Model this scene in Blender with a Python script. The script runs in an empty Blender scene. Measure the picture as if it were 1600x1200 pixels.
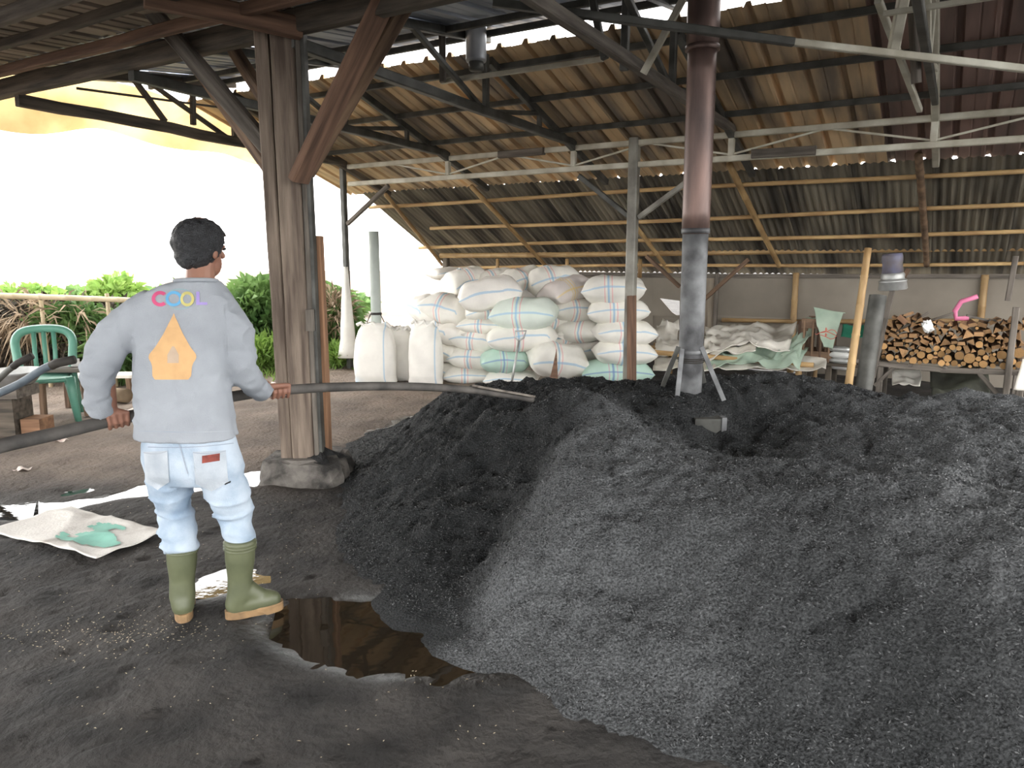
import bpy, bmesh, math, random
import numpy as np
from mathutils import Vector, Matrix, Quaternion
from mathutils.bvhtree import BVHTree

scene = bpy.context.scene
COL = scene.collection
random.seed(7)
rng = np.random.default_rng(11)
PI = math.pi

# ------------------------------------------------------------------ camera, sky, exposure
F = 1155.5555; CAMZ = 1.5; PITCH = math.atan(200 / F)
cam_d = bpy.data.cameras.new('camera'); cam_d.sensor_width = 36; cam_d.lens = 26
cam_d.clip_start = 0.05; cam_d.clip_end = 400
cam = bpy.data.objects.new('camera', cam_d); COL.objects.link(cam)
cam.location = (0, 0, CAMZ); cam.rotation_euler = (PI / 2 - PITCH, 0, 0)
scene.camera = cam
world = bpy.data.worlds.new('overcast_sky'); scene.world = world; world.use_nodes = True
bg = world.node_tree.nodes['Background']
bg.inputs[0].default_value = (1.0, 0.99, 0.97, 1); bg.inputs[1].default_value = 1.0
vs = scene.view_settings
vs.view_transform = 'Standard'; vs.look = 'None'; vs.gamma = 1.0; vs.use_curve_mapping = False
vs.exposure = 2.95
scene.cycles.max_bounces = 8; scene.cycles.diffuse_bounces = 5

# ------------------------------------------------------------------ survey helpers: pixel -> world point on a chosen plane
C0 = Vector((0, 0, CAMZ))
def ray(x, y):
    a = (x - 800) / F; b = (600 - y) / F
    return Vector((a, math.cos(PITCH) + b * math.sin(PITCH), -math.sin(PITCH) + b * math.cos(PITCH)))
def D(x, y, Y): r = ray(x, y); return C0 + r * (Y / r.y)
def G(x, y, z=0.0): r = ray(x, y); return C0 + r * ((z - CAMZ) / r.z)
U = Vector((.855, -.519, 0)).normalized(); N = Vector((-U.y, U.x, 0)); Z = Vector((0, 0, 1))
O = Vector((-2.19, 9.9, 0))
def W(s, n, z): return O + U * s + N * n + Z * z
def AN(x, y, n): r = ray(x, y); return C0 + r * ((n - (C0 - O).dot(N)) / r.dot(N))
def AS(x, y, s): r = ray(x, y); return C0 + r * ((s - (C0 - O).dot(U)) / r.dot(U))

# ------------------------------------------------------------------ noise (numpy value noise)
def _h(ix, iy, iz, seed):
    n = (ix * 374761393 + iy * 668265263 + iz * 2147483647 + seed * 974634777) & 0xFFFFFFFF
    n = ((n ^ (n >> 13)) * 1274126177) & 0xFFFFFFFF
    n = n ^ (n >> 16)
    return (n & 0xFFFF) / 65535.0 * 2 - 1
def vnoise(P, scale, seed=0):
    P = np.asarray(P, float) * scale
    i = np.floor(P).astype(np.int64); f = P - i; f = f * f * (3 - 2 * f)
    out = 0
    for dx in (0, 1):
        for dy in (0, 1):
            for dz in (0, 1):
                w = (f[:, 0] if dx else 1 - f[:, 0]) * (f[:, 1] if dy else 1 - f[:, 1]) * (f[:, 2] if dz else 1 - f[:, 2])
                out = out + w * _h(i[:, 0] + dx, i[:, 1] + dy, i[:, 2] + dz, seed)
    return out
def fbm(P, scale, oct=4, seed=0, gain=.5):
    o = 0; a = 1
    for k in range(oct):
        o = o + a * vnoise(P, scale * 2 ** k, seed + k * 17); a *= gain
    return o

# ------------------------------------------------------------------ materials
def M(name, base, dark=None, rough=.85, scale=6, bump=.25, bscale=70, metal=0, spec=.3, stretch=(1, 1, 1),
      lo=.35, hi=.65, rand=0, detail=6, trans=0):
    m = bpy.data.materials.new(name); m.use_nodes = True
    nt = m.node_tree; b = nt.nodes['Principled BSDF']; L = nt.links.new
    tc = nt.nodes.new('ShaderNodeTexCoord'); mp = nt.nodes.new('ShaderNodeMapping')
    mp.inputs['Scale'].default_value = stretch; L(tc.outputs['Object'], mp.inputs[0])
    nz = nt.nodes.new('ShaderNodeTexNoise'); nz.inputs['Scale'].default_value = scale; nz.inputs['Detail'].default_value = detail
    nz.noise_dimensions = '4D'
    L(mp.outputs[0], nz.inputs['Vector'])
    oi = nt.nodes.new('ShaderNodeObjectInfo')
    ml = nt.nodes.new('ShaderNodeMath'); ml.operation = 'MULTIPLY'; ml.inputs[1].default_value = 37.0
    L(oi.outputs['Random'], ml.inputs[0]); L(ml.outputs[0], nz.inputs['W'])
    cr = nt.nodes.new('ShaderNodeValToRGB')
    d = dark if dark else tuple(c * .55 for c in base)
    cr.color_ramp.elements[0].position = lo; cr.color_ramp.elements[0].color = (*d, 1)
    cr.color_ramp.elements[1].position = hi; cr.color_ramp.elements[1].color = (*base, 1)
    L(nz.outputs[0], cr.inputs[0]); col = cr.outputs[0]
    if rand:
        hs = nt.nodes.new('ShaderNodeHueSaturation'); mr = nt.nodes.new('ShaderNodeMapRange')
        mr.inputs[3].default_value = 1 - rand; mr.inputs[4].default_value = 1 + rand
        L(oi.outputs['Random'], mr.inputs[0]); L(mr.outputs[0], hs.inputs['Value']); L(col, hs.inputs['Color']); col = hs.outputs[0]
    L(col, b.inputs['Base Color'])
    b.inputs['Roughness'].default_value = rough; b.inputs['Metallic'].default_value = metal
    b.inputs['Specular IOR Level'].default_value = spec
    if bump:
        nb = nt.nodes.new('ShaderNodeTexNoise'); nb.inputs['Scale'].default_value = bscale; nb.inputs['Detail'].default_value = 4
        L(mp.outputs[0], nb.inputs['Vector'])
        bp = nt.nodes.new('ShaderNodeBump'); bp.inputs['Strength'].default_value = bump; bp.inputs['Distance'].default_value = .01
        L(nb.outputs[0], bp.inputs['Height']); L(bp.outputs[0], b.inputs['Normal'])
    if trans:
        out = nt.nodes['Material Output']; tr = nt.nodes.new('ShaderNodeBsdfTranslucent'); mx = nt.nodes.new('ShaderNodeMixShader')
        mx.inputs[0].default_value = trans; L(col, tr.inputs[0]); L(b.outputs[0], mx.inputs[1]); L(tr.outputs[0], mx.inputs[2])
        L(mx.outputs[0], out.inputs[0])
    m['col'] = 1
    return m

MAT = {}
MAT['timber'] = M('weathered_timber', (.24, .155, .10), (.085, .055, .04), scale=3, stretch=(.6, 8, 8), bscale=20, bump=.4)
MAT['timber_v'] = M('weathered_timber_upright', (.27, .215, .17), (.10, .075, .06), scale=3, stretch=(.6, 8, 8), bscale=20, bump=.4)
MAT['redwood'] = M('red_brown_timber', (.23, .135, .09), (.09, .055, .04), scale=3, stretch=(.6, 8, 8), bscale=20, bump=.3)
MAT['orangewood'] = M('orange_brown_plank', (.34, .19, .11), (.18, .10, .06), scale=3, stretch=(.6, 8, 8), bscale=20, bump=.2)
MAT['darkwood'] = M('smoke_blackened_timber', (.14, .115, .09), (.055, .048, .04), scale=4, stretch=(.6, 6, 6), bscale=20, bump=.4)
MAT['greywood'] = M('grey_timber', (.20, .175, .15), (.08, .07, .06), scale=4, stretch=(.6, 6, 6), bscale=20, bump=.3)
MAT['steel'] = M('painted_grey_steel', (.66, .64, .54), (.40, .37, .29), rough=.5, scale=5, bump=.08, metal=0, spec=.5)
MAT['steelmid'] = M('dull_grey_steel', (.30, .29, .25), (.14, .13, .11), rough=.5, scale=5, bump=.08, spec=.5)
MAT['steeldark'] = M('soot_dark_steel', (.12, .12, .11), (.05, .05, .045), rough=.55, scale=6, bump=.1, metal=.2, spec=.4)
MAT['bamboo'] = M('tan_bamboo', (.50, .34, .16), (.30, .18, .08), rough=.55, scale=3, stretch=(1, 6, 6), bump=.08, rand=.25, spec=.4)
MAT['bamboopale'] = M('pale_bamboo', (.62, .52, .36), (.40, .32, .2), rough=.55, scale=3, bump=.08, rand=.15)
MAT['concrete'] = M('sooty_concrete', (.17, .155, .14), (.03, .028, .026), rough=.9, scale=7, bump=.7, bscale=35, lo=.4, hi=.62)
MAT['chimrust'] = M('rusty_flue', (.21, .135, .115), (.085, .06, .055), rough=.42, scale=3, stretch=(3, 3, .5), bump=.1, metal=.45, spec=.5)
MAT['chimgrey'] = M('ashen_flue', (.20, .205, .21), (.05, .05, .053), rough=.55, scale=6, bump=.15, metal=.4, spec=.4)
MAT['galv'] = M('galvanised_sheet', (.42, .44, .47), (.22, .235, .26), rough=.4, scale=3, stretch=(2, .4, 1), bump=.05, metal=.5, spec=.5)
MAT['plastic_green'] = M('green_plastic', (.13, .33, .25), (.10, .27, .2), rough=.4, bump=0, spec=.5)
MAT['pink'] = M('pink_plastic', (.75, .22, .38), (.65, .18, .32), rough=.4, bump=0)
MAT['log'] = M('log_bark', (.20, .13, .08), (.09, .06, .04), scale=12, bump=.5, bscale=50, rand=.3)
MAT['logend'] = M('sawn_log_end', (.50, .30, .13), (.30, .17, .07), scale=14, bump=.2, rand=.45)
MAT['logdark'] = M('weathered_split_wood', (.36, .21, .11), (.16, .095, .055), scale=9, bump=.4, rand=.4)
MAT['panel'] = M('stained_wall_board', (.27, .24, .20), (.19, .165, .135), scale=1.6, bump=.05, rand=.08, lo=.3, hi=.7)
MAT['bundle'] = M('dull_green_bundle', (.12, .125, .095), (.06, .06, .05), scale=5, bump=.2)
MAT['logdark2'] = M('split_wood_end', (.48, .29, .14), (.25, .14, .07), scale=9, bump=.4, rand=.4)
MAT['boards'] = M('grey_plank', (.33, .28, .22), (.17, .14, .11), scale=3, stretch=(6, 6, .6), bump=.3)
MAT['rope'] = M('dark_wire', (.05, .045, .04), rough=.7, bump=0)
MAT['skin'] = M('skin', (.30, .15, .10), (.24, .115, .08), rough=.5, scale=10, bump=.05, spec=.4)
MAT['hair'] = M('black_hair', (.03, .032, .036), (.012, .012, .014), rough=.45, scale=50, bump=.9, bscale=220, spec=.5)
MAT['shirt'] = M('grey_knit_shirt', (.36, .385, .42), (.27, .29, .32), rough=.95, scale=5, bump=.25, bscale=260, lo=.3, hi=.7)
MAT['denim'] = M('bleached_denim', (.45, .52, .60), (.24, .32, .42), rough=.9, scale=9, bump=.3, bscale=280, lo=.3, hi=.62)
MAT['denimseam'] = M('denim_seam', (.36, .38, .42), (.26, .3, .36), rough=.9, bump=.1)
MAT['denimpocket'] = M('pale_denim_pocket', (.48, .52, .56), (.36, .40, .45), rough=.9, scale=12, bump=.3, bscale=280)
MAT['leather'] = M('red_leather', (.25, .05, .035), rough=.6, scale=40, bump=.2)
MAT['boot'] = M('olive_rubber', (.115, .125, .07), (.08, .09, .05), rough=.42, scale=9, bump=.05, spec=.5)
MAT['sole'] = M('tan_rubber_sole', (.27, .17, .085), (.14, .09, .05), rough=.75, scale=14, bump=.3)
MAT['sackflat'] = M('flattened_white_sack', (.74, .71, .67), (.42, .38, .34), scale=5, bump=.3, lo=.3, hi=.5)
MAT['tarpw'] = M('white_tarpaulin', (.78, .75, .68), (.50, .46, .39), scale=5, bump=.15, lo=.25, hi=.5)
MAT['tarpg'] = M('pale_green_woven_plastic', (.58, .70, .58), (.40, .52, .42), scale=6, bump=.15, trans=.25)
MAT['tarpdg'] = M('green_tarpaulin', (.05, .30, .19), (.03, .2, .13), scale=6, bump=.15)
MAT['tarpy'] = M('yellowed_tarpaulin', (.62, .47, .24), (.40, .27, .12), scale=2, bump=.1, trans=.6)
MAT['white'] = M('white_plastic', (.78, .78, .76), (.6, .6, .58), rough=.5, scale=6, bump=.05)
MAT['greygal'] = M('dented_grey_metal', (.50, .51, .50), (.28, .28, .27), rough=.42, scale=6, bump=.1, metal=.5)
MAT['purplegrey'] = M('faded_blue_metal', (.17, .17, .25), (.13, .11, .10), rough=.5, scale=6, bump=.1)
MAT['hose'] = M('blue_grey_tube', (.12, .15, .18), (.06, .075, .09), rough=.45, bump=.05)
MAT['pole'] = M('grey_black_pole', (.115, .105, .095), (.045, .042, .04), rough=.7, scale=8, stretch=(1, 1, 1), bump=.2)
MAT['leafbright'] = M('bright_grass', (.26, .38, .09), (.13, .25, .05), rough=.6, scale=4, bump=0, trans=.35)
MAT['leafmid'] = M('green_leaves', (.15, .25, .075), (.055, .12, .035), rough=.6, scale=3, bump=0, trans=.3)
MAT['leafdark'] = M('shrub_leaves', (.12, .18, .07), (.05, .075, .035), rough=.6, scale=3, bump=0, trans=.15)
MAT['dry'] = M('dry_fronds', (.36, .275, .185), (.18, .13, .085), rough=.8, scale=4, bump=0, trans=.1)
MAT['brushdark'] = M('dry_brush', (.085, .07, .052), (.03, .026, .02), rough=.9, scale=4, bump=0)
MAT['husk'] = M('pale_husk', (.60, .52, .38), (.4, .33, .22), rough=.8, bump=0)
MAT['paper'] = M('paper_litter', (.8, .75, .7), (.7, .55, .5), rough=.8, bump=0)
for nm, c in (('print_pink', (.62, .10, .22)), ('print_blue', (.14, .40, .66)), ('print_yellow', (.60, .54, .20)), ('print_purple', (.36, .28, .60)),
              ('print_orange', (.66, .41, .20)), ('print_teal', (.27, .42, .45)), ('print_red', (.7, .2, .15)), ('print_green', (.28, .58, .48)), ('print_grey', (.52, .40, .30))):
    MAT[nm] = M(nm, c, tuple(v * .88 for v in c), rough=.9, scale=20, bump=.1, bscale=250)

def sack_mat(name, base, stripe_a=(.78, .33, .36), stripe_b=(.24, .47, .68), cross=True, xs=None):
    m = M(name, base, tuple(c * .86 for c in base), rough=.75, scale=5, bump=.25, bscale=160, rand=.05, lo=.3, hi=.6)
    nt = m.node_tree; L = nt.links.new; b = nt.nodes['Principled BSDF']
    src = b.inputs['Base Color'].links[0].from_socket
    tc = nt.nodes.new('ShaderNodeTexCoord'); sp = nt.nodes.new('ShaderNodeSeparateXYZ'); L(tc.outputs['Object'], sp.inputs[0])
    def band(sock, c, w):
        a = nt.nodes.new('ShaderNodeMath'); a.operation = 'SUBTRACT'; L(sock, a.inputs[0]); a.inputs[1].default_value = c
        ab = nt.nodes.new('ShaderNodeMath'); ab.operation = 'ABSOLUTE'; L(a.outputs[0], ab.inputs[0])
        lt = nt.nodes.new('ShaderNodeMath'); lt.operation = 'LESS_THAN'; L(ab.outputs[0], lt.inputs[0]); lt.inputs[1].default_value = w
        return lt.outputs[0]
    def over(src, mask, col, k=.7):
        mu = nt.nodes.new('ShaderNodeMath'); mu.operation = 'MULTIPLY'; L(mask, mu.inputs[0]); mu.inputs[1].default_value = k
        mx = nt.nodes.new('ShaderNodeMix'); mx.data_type = 'RGBA'; L(mu.outputs[0], mx.inputs[0]); L(src, mx.inputs[6]); mx.inputs[7].default_value = (*col, 1)
        return mx.outputs[2]
    if cross:
        for c in (-.045, .045): src = over(src, band(sp.outputs[0], c - .06, .006), stripe_a)
        src = over(src, band(sp.outputs[0], -.06, .012), stripe_b)
    zg = nt.nodes.new('ShaderNodeMath'); zg.operation = 'GREATER_THAN'; L(sp.outputs[2], zg.inputs[0]); zg.inputs[1].default_value = 0.0
    mm = nt.nodes.new('ShaderNodeMath'); mm.operation = 'MULTIPLY'; L(zg.outputs[0], mm.inputs[1])
    L(band(sp.outputs[1], -.213, .005) if xs is None else band(sp.outputs[0], xs, .007), mm.inputs[0]); src = over(src, mm.outputs[0], stripe_b, .6)
    L(src, b.inputs['Base Color'])
    return m
MAT['sack'] = sack_mat('woven_white_sack', (.83, .81, .75))
MAT['sackg'] = sack_mat('woven_pale_green_sack', (.52, .71, .62), (.65, .35, .45), (.15, .25, .5))
MAT['sackplain'] = sack_mat('woven_plain_white_sack', (.83, .80, .75), cross=False)
MAT['sackpg'] = sack_mat('woven_greenish_white_sack', (.70, .77, .70))
MAT['sackp'] = sack_mat('woven_pinkish_sack', (.86, .79, .76), (.85, .65, .25), (.85, .65, .25))

def roof_mat(name, base, dark, sx, seed_scale=1.2, rough=.75, metal=.1):
    m = M(name, base, dark, rough=rough, scale=seed_scale, stretch=(sx, .45, 1), bump=.1, bscale=30, metal=metal, rand=.16, lo=.38, hi=.6)
    return m
MAT['rustroof'] = roof_mat('rust_brown_roof_sheet', (.76, .56, .34), (.22, .185, .155), 3)
MAT['maroonroof'] = roof_mat('maroon_roof_sheet', (.33, .22, .19), (.16, .12, .105), 3)
MAT['sootroof'] = roof_mat('soot_black_corrugated', (.25, .225, .175), (.06, .055, .048), 4)
MAT['blueroof'] = roof_mat('blue_grey_roof_sheet', (.40, .44, .50), (.18, .2, .24), 4, metal=.3, rough=.5)
MAT['darkroof'] = roof_mat('dark_front_roof_sheet', (.32, .27, .22), (.14, .12, .10), 3)

# ------------------------------------------------------------------ mesh builder
class MB:
    def __init__(self): self.v = []; self.f = []; self.mi = []; self.cur = 0
    def add(self, vs, fs):
        k = len(self.v); self.v += [tuple(p) for p in vs]; self.f += [tuple(i + k for i in f) for f in fs]; self.mi += [self.cur] * len(fs)
        return self
    def box(self, c, size, rot=None):
        sx, sy, sz = (q / 2 for q in size); R = rot or Matrix.Identity(3); c = Vector(c)
        vs = [c + R @ Vector((x, y, z)) for x in (-sx, sx) for y in (-sy, sy) for z in (-sz, sz)]
        return self.add(vs, [(0, 1, 3, 2), (4, 6, 7, 5), (0, 4, 5, 1), (2, 3, 7, 6), (0, 2, 6, 4), (1, 5, 7, 3)])
    def bar(self, p, q, w, h, up=Z):
        p = Vector(p); q = Vector(q); x = (q - p).normalized(); y = Vector(up).cross(x)
        if y.length < 1e-3: y = Vector((0, 1, 0)).cross(x)
        y.normalize(); z = x.cross(y); R = Matrix((x, y, z)).transposed()
        return self.box((p + q) / 2, ((q - p).length, w, h), R)
    def tube(self, pts, rad, seg=10, caps=True, sx=1.0):
        pts = [Vector(p) for p in pts]; n = len(pts)
        if not hasattr(rad, '__len__'): rad = [rad] * n
        vs = []; prev = None
        for i, p in enumerate(pts):
            t = (pts[min(i + 1, n - 1)] - pts[max(i - 1, 0)])
            t = t.normalized() if t.length > 1e-9 else Vector((0, 0, 1))
            if prev is None:
                a = Vector((0, 0, 1)) if abs(t.z) < .9 else Vector((0, 1, 0))
                x = a.cross(t).normalized()
            else:
                x = (prev - t * prev.dot(t)).normalized()
            prev = x; y = t.cross(x)
            for k in range(seg):
                a = 2 * PI * k / seg
                vs.append(p + x * (math.cos(a) * rad[i] * sx) + y * (math.sin(a) * rad[i]))
        fs = [(i * seg + k, i * seg + (k + 1) % seg, (i + 1) * seg + (k + 1) % seg, (i + 1) * seg + k) for i in range(n - 1) for k in range(seg)]
        if caps: fs += [tuple(range(seg - 1, -1, -1)), tuple(range((n - 1) * seg, n * seg))]
        return self.add(vs, fs)
    def capsule(self, p, q, r0, r1, seg=14):
        p = Vector(p); q = Vector(q); d = (q - p); L = d.length; d.normalize()
        pts = []; rr = []
        for k in range(5): a = PI / 2 * k / 4; pts.append(p - d * (r0 * math.cos(a))); rr.append(max(r0 * math.sin(a), 1e-4))
        for k in range(1, 5): pts.append(p.lerp(q, k / 5)); rr.append(r0 + (r1 - r0) * k / 5)
        for k in range(5): a = PI / 2 * k / 4; pts.append(q + d * (r1 * math.sin(a))); rr.append(max(r1 * math.cos(a), 1e-4))
        return self.tube(pts, rr, seg)
    def rings(self, rings, caps=True):
        seg = len(rings[0]); vs = [p for r in rings for p in r]; n = len(rings)
        fs = [(i * seg + k, i * seg + (k + 1) % seg, (i + 1) * seg + (k + 1) % seg, (i + 1) * seg + k) for i in range(n - 1) for k in range(seg)]
        if caps: fs += [tuple(range(seg - 1, -1, -1)), tuple(range((n - 1) * seg, n * seg))]
        return self.add(vs, fs)
    def lathe(self, base, prof, seg=20, axis=Z, caps=True):
        base = Vector(base); ax = Vector(axis).normalized()
        a = Vector((1, 0, 0)) if abs(ax.x) < .8 else Vector((0, 1, 0))
        x = (a - ax * a.dot(ax)).normalized(); y = ax.cross(x)
        return self.rings([[base + ax * z + x * (r * math.cos(2 * PI * k / seg)) + y * (r * math.sin(2 * PI * k / seg)) for k in range(seg)] for r, z in prof], caps)
    def ellipsoid(self, c, r, R=None, seg=20, n=12):
        R = R or Matrix.Identity(3); c = Vector(c)
        rg = []
        for i in range(n + 1):
            t = PI * i / n; s = max(math.sin(t), 1e-3)
            rg.append([c + R @ Vector((r[0] * s * math.cos(2 * PI * k / seg), r[1] * s * math.sin(2 * PI * k / seg), -r[2] * math.cos(t))) for k in range(seg)])
        return self.rings(rg)
    def grid(self, nx, ny, fn):
        vs = [fn(i / nx, j / ny) for j in range(ny + 1) for i in range(nx + 1)]
        fs = [(j * (nx + 1) + i, j * (nx + 1) + i + 1, (j + 1) * (nx + 1) + i + 1, (j + 1) * (nx + 1) + i) for j in range(ny) for i in range(nx)]
        return self.add(vs, fs)
    def mesh(self, name, mats, smooth=False):
        me = bpy.data.meshes.new(name); me.from_pydata([tuple(v) for v in self.v], [], self.f)
        for m in mats: me.materials.append(m)
        if len(mats) > 1: me.polygons.foreach_set('material_index', self.mi)
        if smooth: me.polygons.foreach_set('use_smooth', [True] * len(me.polygons))
        me.update(); return me

def worldloc(o):
    v = Vector((0, 0, 0))
    while o is not None: v = v + o.location; o = o.parent
    return v
def tag(o, label=None, cat=None, group=None, kind=None):
    if label: o['label'] = label
    if cat: o['category'] = cat
    if group: o['group'] = group
    if kind: o['kind'] = kind
    return o
def thing(name, label, cat, loc, group=None):
    o = bpy.data.objects.new(name, None); o.empty_display_size = .1; COL.objects.link(o); o.location = Vector(loc)
    return tag(o, label, cat, group)
def link(name, me, parent=None, loc=None, R=None):
    o = bpy.data.objects.new(name, me); COL.objects.link(o)
    if parent is not None: o.parent = parent
    if loc is not None: o.location = Vector(loc) - (worldloc(parent) if parent is not None else Vector((0, 0, 0)))
    if R is not None: o.rotation_mode = 'QUATERNION'; o.rotation_quaternion = R.to_quaternion()
    return o
def obj(name, mb, mats, parent=None, smooth=False):
    """mesh given in world coordinates; origin at the parent's base or at the middle of its own foot"""
    if not isinstance(mats, (list, tuple)): mats = [mats]
    a = np.array([tuple(v) for v in mb.v], float)
    if parent is not None: org = np.array(worldloc(parent))
    else:
        org = (a.min(0) + a.max(0)) / 2; org[2] = a[:, 2].min()
    mb.v = [tuple(r) for r in (a - org)]
    me = mb.mesh(name, mats, smooth)
    o = bpy.data.objects.new(name, me); COL.objects.link(o)
    if parent is not None: o.parent = parent
    else: o.location = org
    return o
def frame(x, up=Z):
    x = Vector(x).normalized(); y = Vector(up).cross(x)
    if y.length < 1e-3: y = Vector((0, 1, 0)).cross(x)
    y.normalize(); return Matrix((x, y, x.cross(y))).transposed()
def beam(name, p, q, w, h, mat, parent=None, up=Z, wob=0.0, seed=0):
    """rectangular member from p to q, mesh along its own x axis, slightly uneven edges"""
    p = Vector(p); q = Vector(q); L = (q - p).length; n = max(1, int(L / .35)); mb = MB(); rg = []
    r = random.Random(seed + int(L * 977))
    for i in range(n + 1):
        x = L * i / n; dy = r.uniform(-1, 1) * wob; dz = r.uniform(-1, 1) * wob; k = 1 + r.uniform(-1, 1) * wob * 3
        c = min(w, h) * .12
        rg.append([(x, dy + sy * (w / 2 - (c if e else 0)) * k, dz + sz * (h / 2 - (0 if e else c)) * k) for sy, sz, e in
                   ((1, 1, 0), (1, 1, 1), (-1, 1, 1), (-1, 1, 0), (-1, -1, 0), (-1, -1, 1), (1, -1, 1), (1, -1, 0))])
        rg[-1] = [rg[-1][0], rg[-1][1], rg[-1][2], rg[-1][3], rg[-1][4], rg[-1][5], rg[-1][6], rg[-1][7]]
    mb.rings([[r8[i] for i in (0, 1, 2, 3, 4, 5, 6, 7)] for r8 in rg])
    return link(name, mb.mesh(name, [mat]), parent, p, frame(q - p, up))
def bamboo(name, p, q, r, mat=None, parent=None, seed=0, bend=.012):
    p = Vector(p); q = Vector(q); L = (q - p).length; rr = random.Random(seed); pts = []; rad = []
    x = 0; ph = rr.uniform(0, 6); step = rr.uniform(.26, .36)
    def off(t): return Vector((t, bend * math.sin(ph + t * 1.1), bend * math.sin(ph * 2 + t * .9)))
    while x < L:
        for dx, k in ((0, 1.0), (step * .46, .97), (step * .93, 1.0), (step * .965, 1.13)):
            if x + dx < L: pts.append(off(x + dx)); rad.append(r * k * (1 - .12 * (x + dx) / L))
        x += step
    pts.append(off(L)); rad.append(r * .88)
    mb = MB().tube(pts, rad, 9)
    return link(name, mb.mesh(name, [mat or MAT['bamboo']], True), parent, p, frame(q - p))
def evalmesh(mb, mods, name='tmp'):
    """run modifiers over a builder's mesh and return the result as arrays"""
    me = mb.mesh(name, []); o = bpy.data.objects.new(name, me); COL.objects.link(o)
    for t, kw in mods:
        m = o.modifiers.new(t, t)
        for k, v in kw.items(): setattr(m, k, v)
    dg = bpy.context.evaluated_depsgraph_get(); e = o.evaluated_get(dg).to_mesh()
    v = np.empty(len(e.vertices) * 3); e.vertices.foreach_get('co', v); v = v.reshape(-1, 3)
    f = [tuple(p.vertices) for p in e.polygons]
    o.evaluated_get(dg).to_mesh_clear(); bpy.data.objects.remove(o); bpy.data.meshes.remove(me)
    return v, f
def remesh(mb, voxel, smooth=6, fac=.5):
    return evalmesh(mb, [('REMESH', dict(mode='VOXEL', voxel_size=voxel)), ('SMOOTH', dict(factor=fac, iterations=smooth))])
def from_arr(v, f):
    mb = MB(); mb.v = [tuple(p) for p in v]; mb.f = f; mb.mi = [0] * len(f); return mb

def cat(pts, n=8):
    out = []
    for i in range(len(pts) - 1):
        p0 = pts[max(i - 1, 0)]; p1 = pts[i]; p2 = pts[i + 1]; p3 = pts[min(i + 2, len(pts) - 1)]
        for k in range(n): t = k / n; out.append(.5 * ((2 * p1) + (p2 - p0) * t + (2 * p0 - 5 * p1 + 4 * p2 - p3) * t * t + (3 * p1 - p0 - 3 * p2 + p3) * t ** 3))
    out.append(pts[-1]); return out
# ================================================================== GROUND
def smooth(a, b, x): t = np.clip((x - a) / (b - a), 0, 1); return t * t * (3 - 2 * t)
def axis(a, b, step, far):
    core = np.arange(a, b + 1e-6, step); out = [core]
    lo = [a]; hi = [b]; st = step
    while lo[-1] > -far: st *= 1.5; lo.append(lo[-1] - st)
    st = step
    while hi[-1] < far: st *= 1.5; hi.append(hi[-1] + st)
    return np.concatenate([np.array(lo[:0:-1]), core, np.array(hi[1:])])
gx = axis(-5.5, 3.5, .035, 70); gy = axis(1.0, 9.5, .035, 70)
XX, YY = np.meshgrid(gx, gy); GP = np.stack([XX.ravel(), YY.ravel(), np.zeros(XX.size)], 1)
# puddle hollows: (centre px, half sizes in metres, yaw, depth)
def hollow(c, a, b, yaw):
    dx = GP[:, 0] - c[0]; dy = GP[:, 1] - c[1]; ca, sa = math.cos(yaw), math.sin(yaw)
    u = (dx * ca + dy * sa) / a; v = (-dx * sa + dy * ca) / b
    return np.exp(-np.clip(u * u + v * v, 0, 30) ** 1.5)
def channel(px, w):
    pts = [np.array(G(*p))[:2] for p in px]; d = np.full(len(GP), 9.)
    for a, b in zip(pts[:-1], pts[1:]):
        ab = b - a; t = np.clip(((GP[:, :2] - a) @ ab) / (ab @ ab), 0, 1); d = np.minimum(d, np.linalg.norm(GP[:, :2] - (a + t[:, None] * ab), axis=1))
    return np.exp(-(d / w) ** 2)
gz = .012 * fbm(GP, 1.6, 3, 3) + .008 * fbm(GP, 7, 3, 9) + .0035 * vnoise(GP, 22, 5)
pit = smooth(.42, .7, vnoise(GP * np.array([[.8, 1.7, 1]]) + 3.3, 11, 95)) + .6 * smooth(.5, .75, vnoise(GP * np.array([[1, 1.9, 1]]), 23, 97)); gz = gz - .008 * pit * smooth(5.5, 4.5, GP[:, 1])
near = smooth(12, 9, np.abs(GP[:, 0])) * smooth(14, 11, GP[:, 1])
gz = gz * near
W1 = G(590, 985); W2 = G(700, 1010)
hol = .05 * hollow(W1, .42, .24, -.30) + .045 * hollow(G(690, 1000), .34, .22, -.5) + .03 * hollow(G(500, 965), .2, .16, -.1)
gut = channel([(40, 800), (130, 783), (230, 766), (330, 756), (440, 742), (520, 717), (600, 678), (640, 650)], .085)
hol = hol + .03 * gut * (.75 + .5 * vnoise(GP, 2.5, 31)) + .035 * hollow(G(15, 797), .3, .16, 0) + .03 * hollow(G(350, 908), .15, .16, .3)
hol = hol + .025 * hollow(G(560, 705), .3, .14, .9)
gz = gz - hol
nx, ny = len(gx), len(gy)
gf = [(j * nx + i, j * nx + i + 1, (j + 1) * nx + i + 1, (j + 1) * nx + i) for j in range(ny - 1) for i in range(nx - 1)]
gme = bpy.data.meshes.new('floor'); GP[:, 2] = gz
gme.from_pydata(GP.tolist(), [], gf); gme.polygons.foreach_set('use_smooth', [True] * len(gf))
dry = smooth(4.3, 5.6, GP[:, 1] + .35 * fbm(GP, .9, 3, 41) - .25 * np.clip(GP[:, 0] + 1.5, -3, 3))
dry = np.clip(dry * smooth(.6, -.6, GP[:, 0] - .12 * GP[:, 1]), 0, 1)
wet = np.clip(hol / .02, 0, 1)
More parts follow.
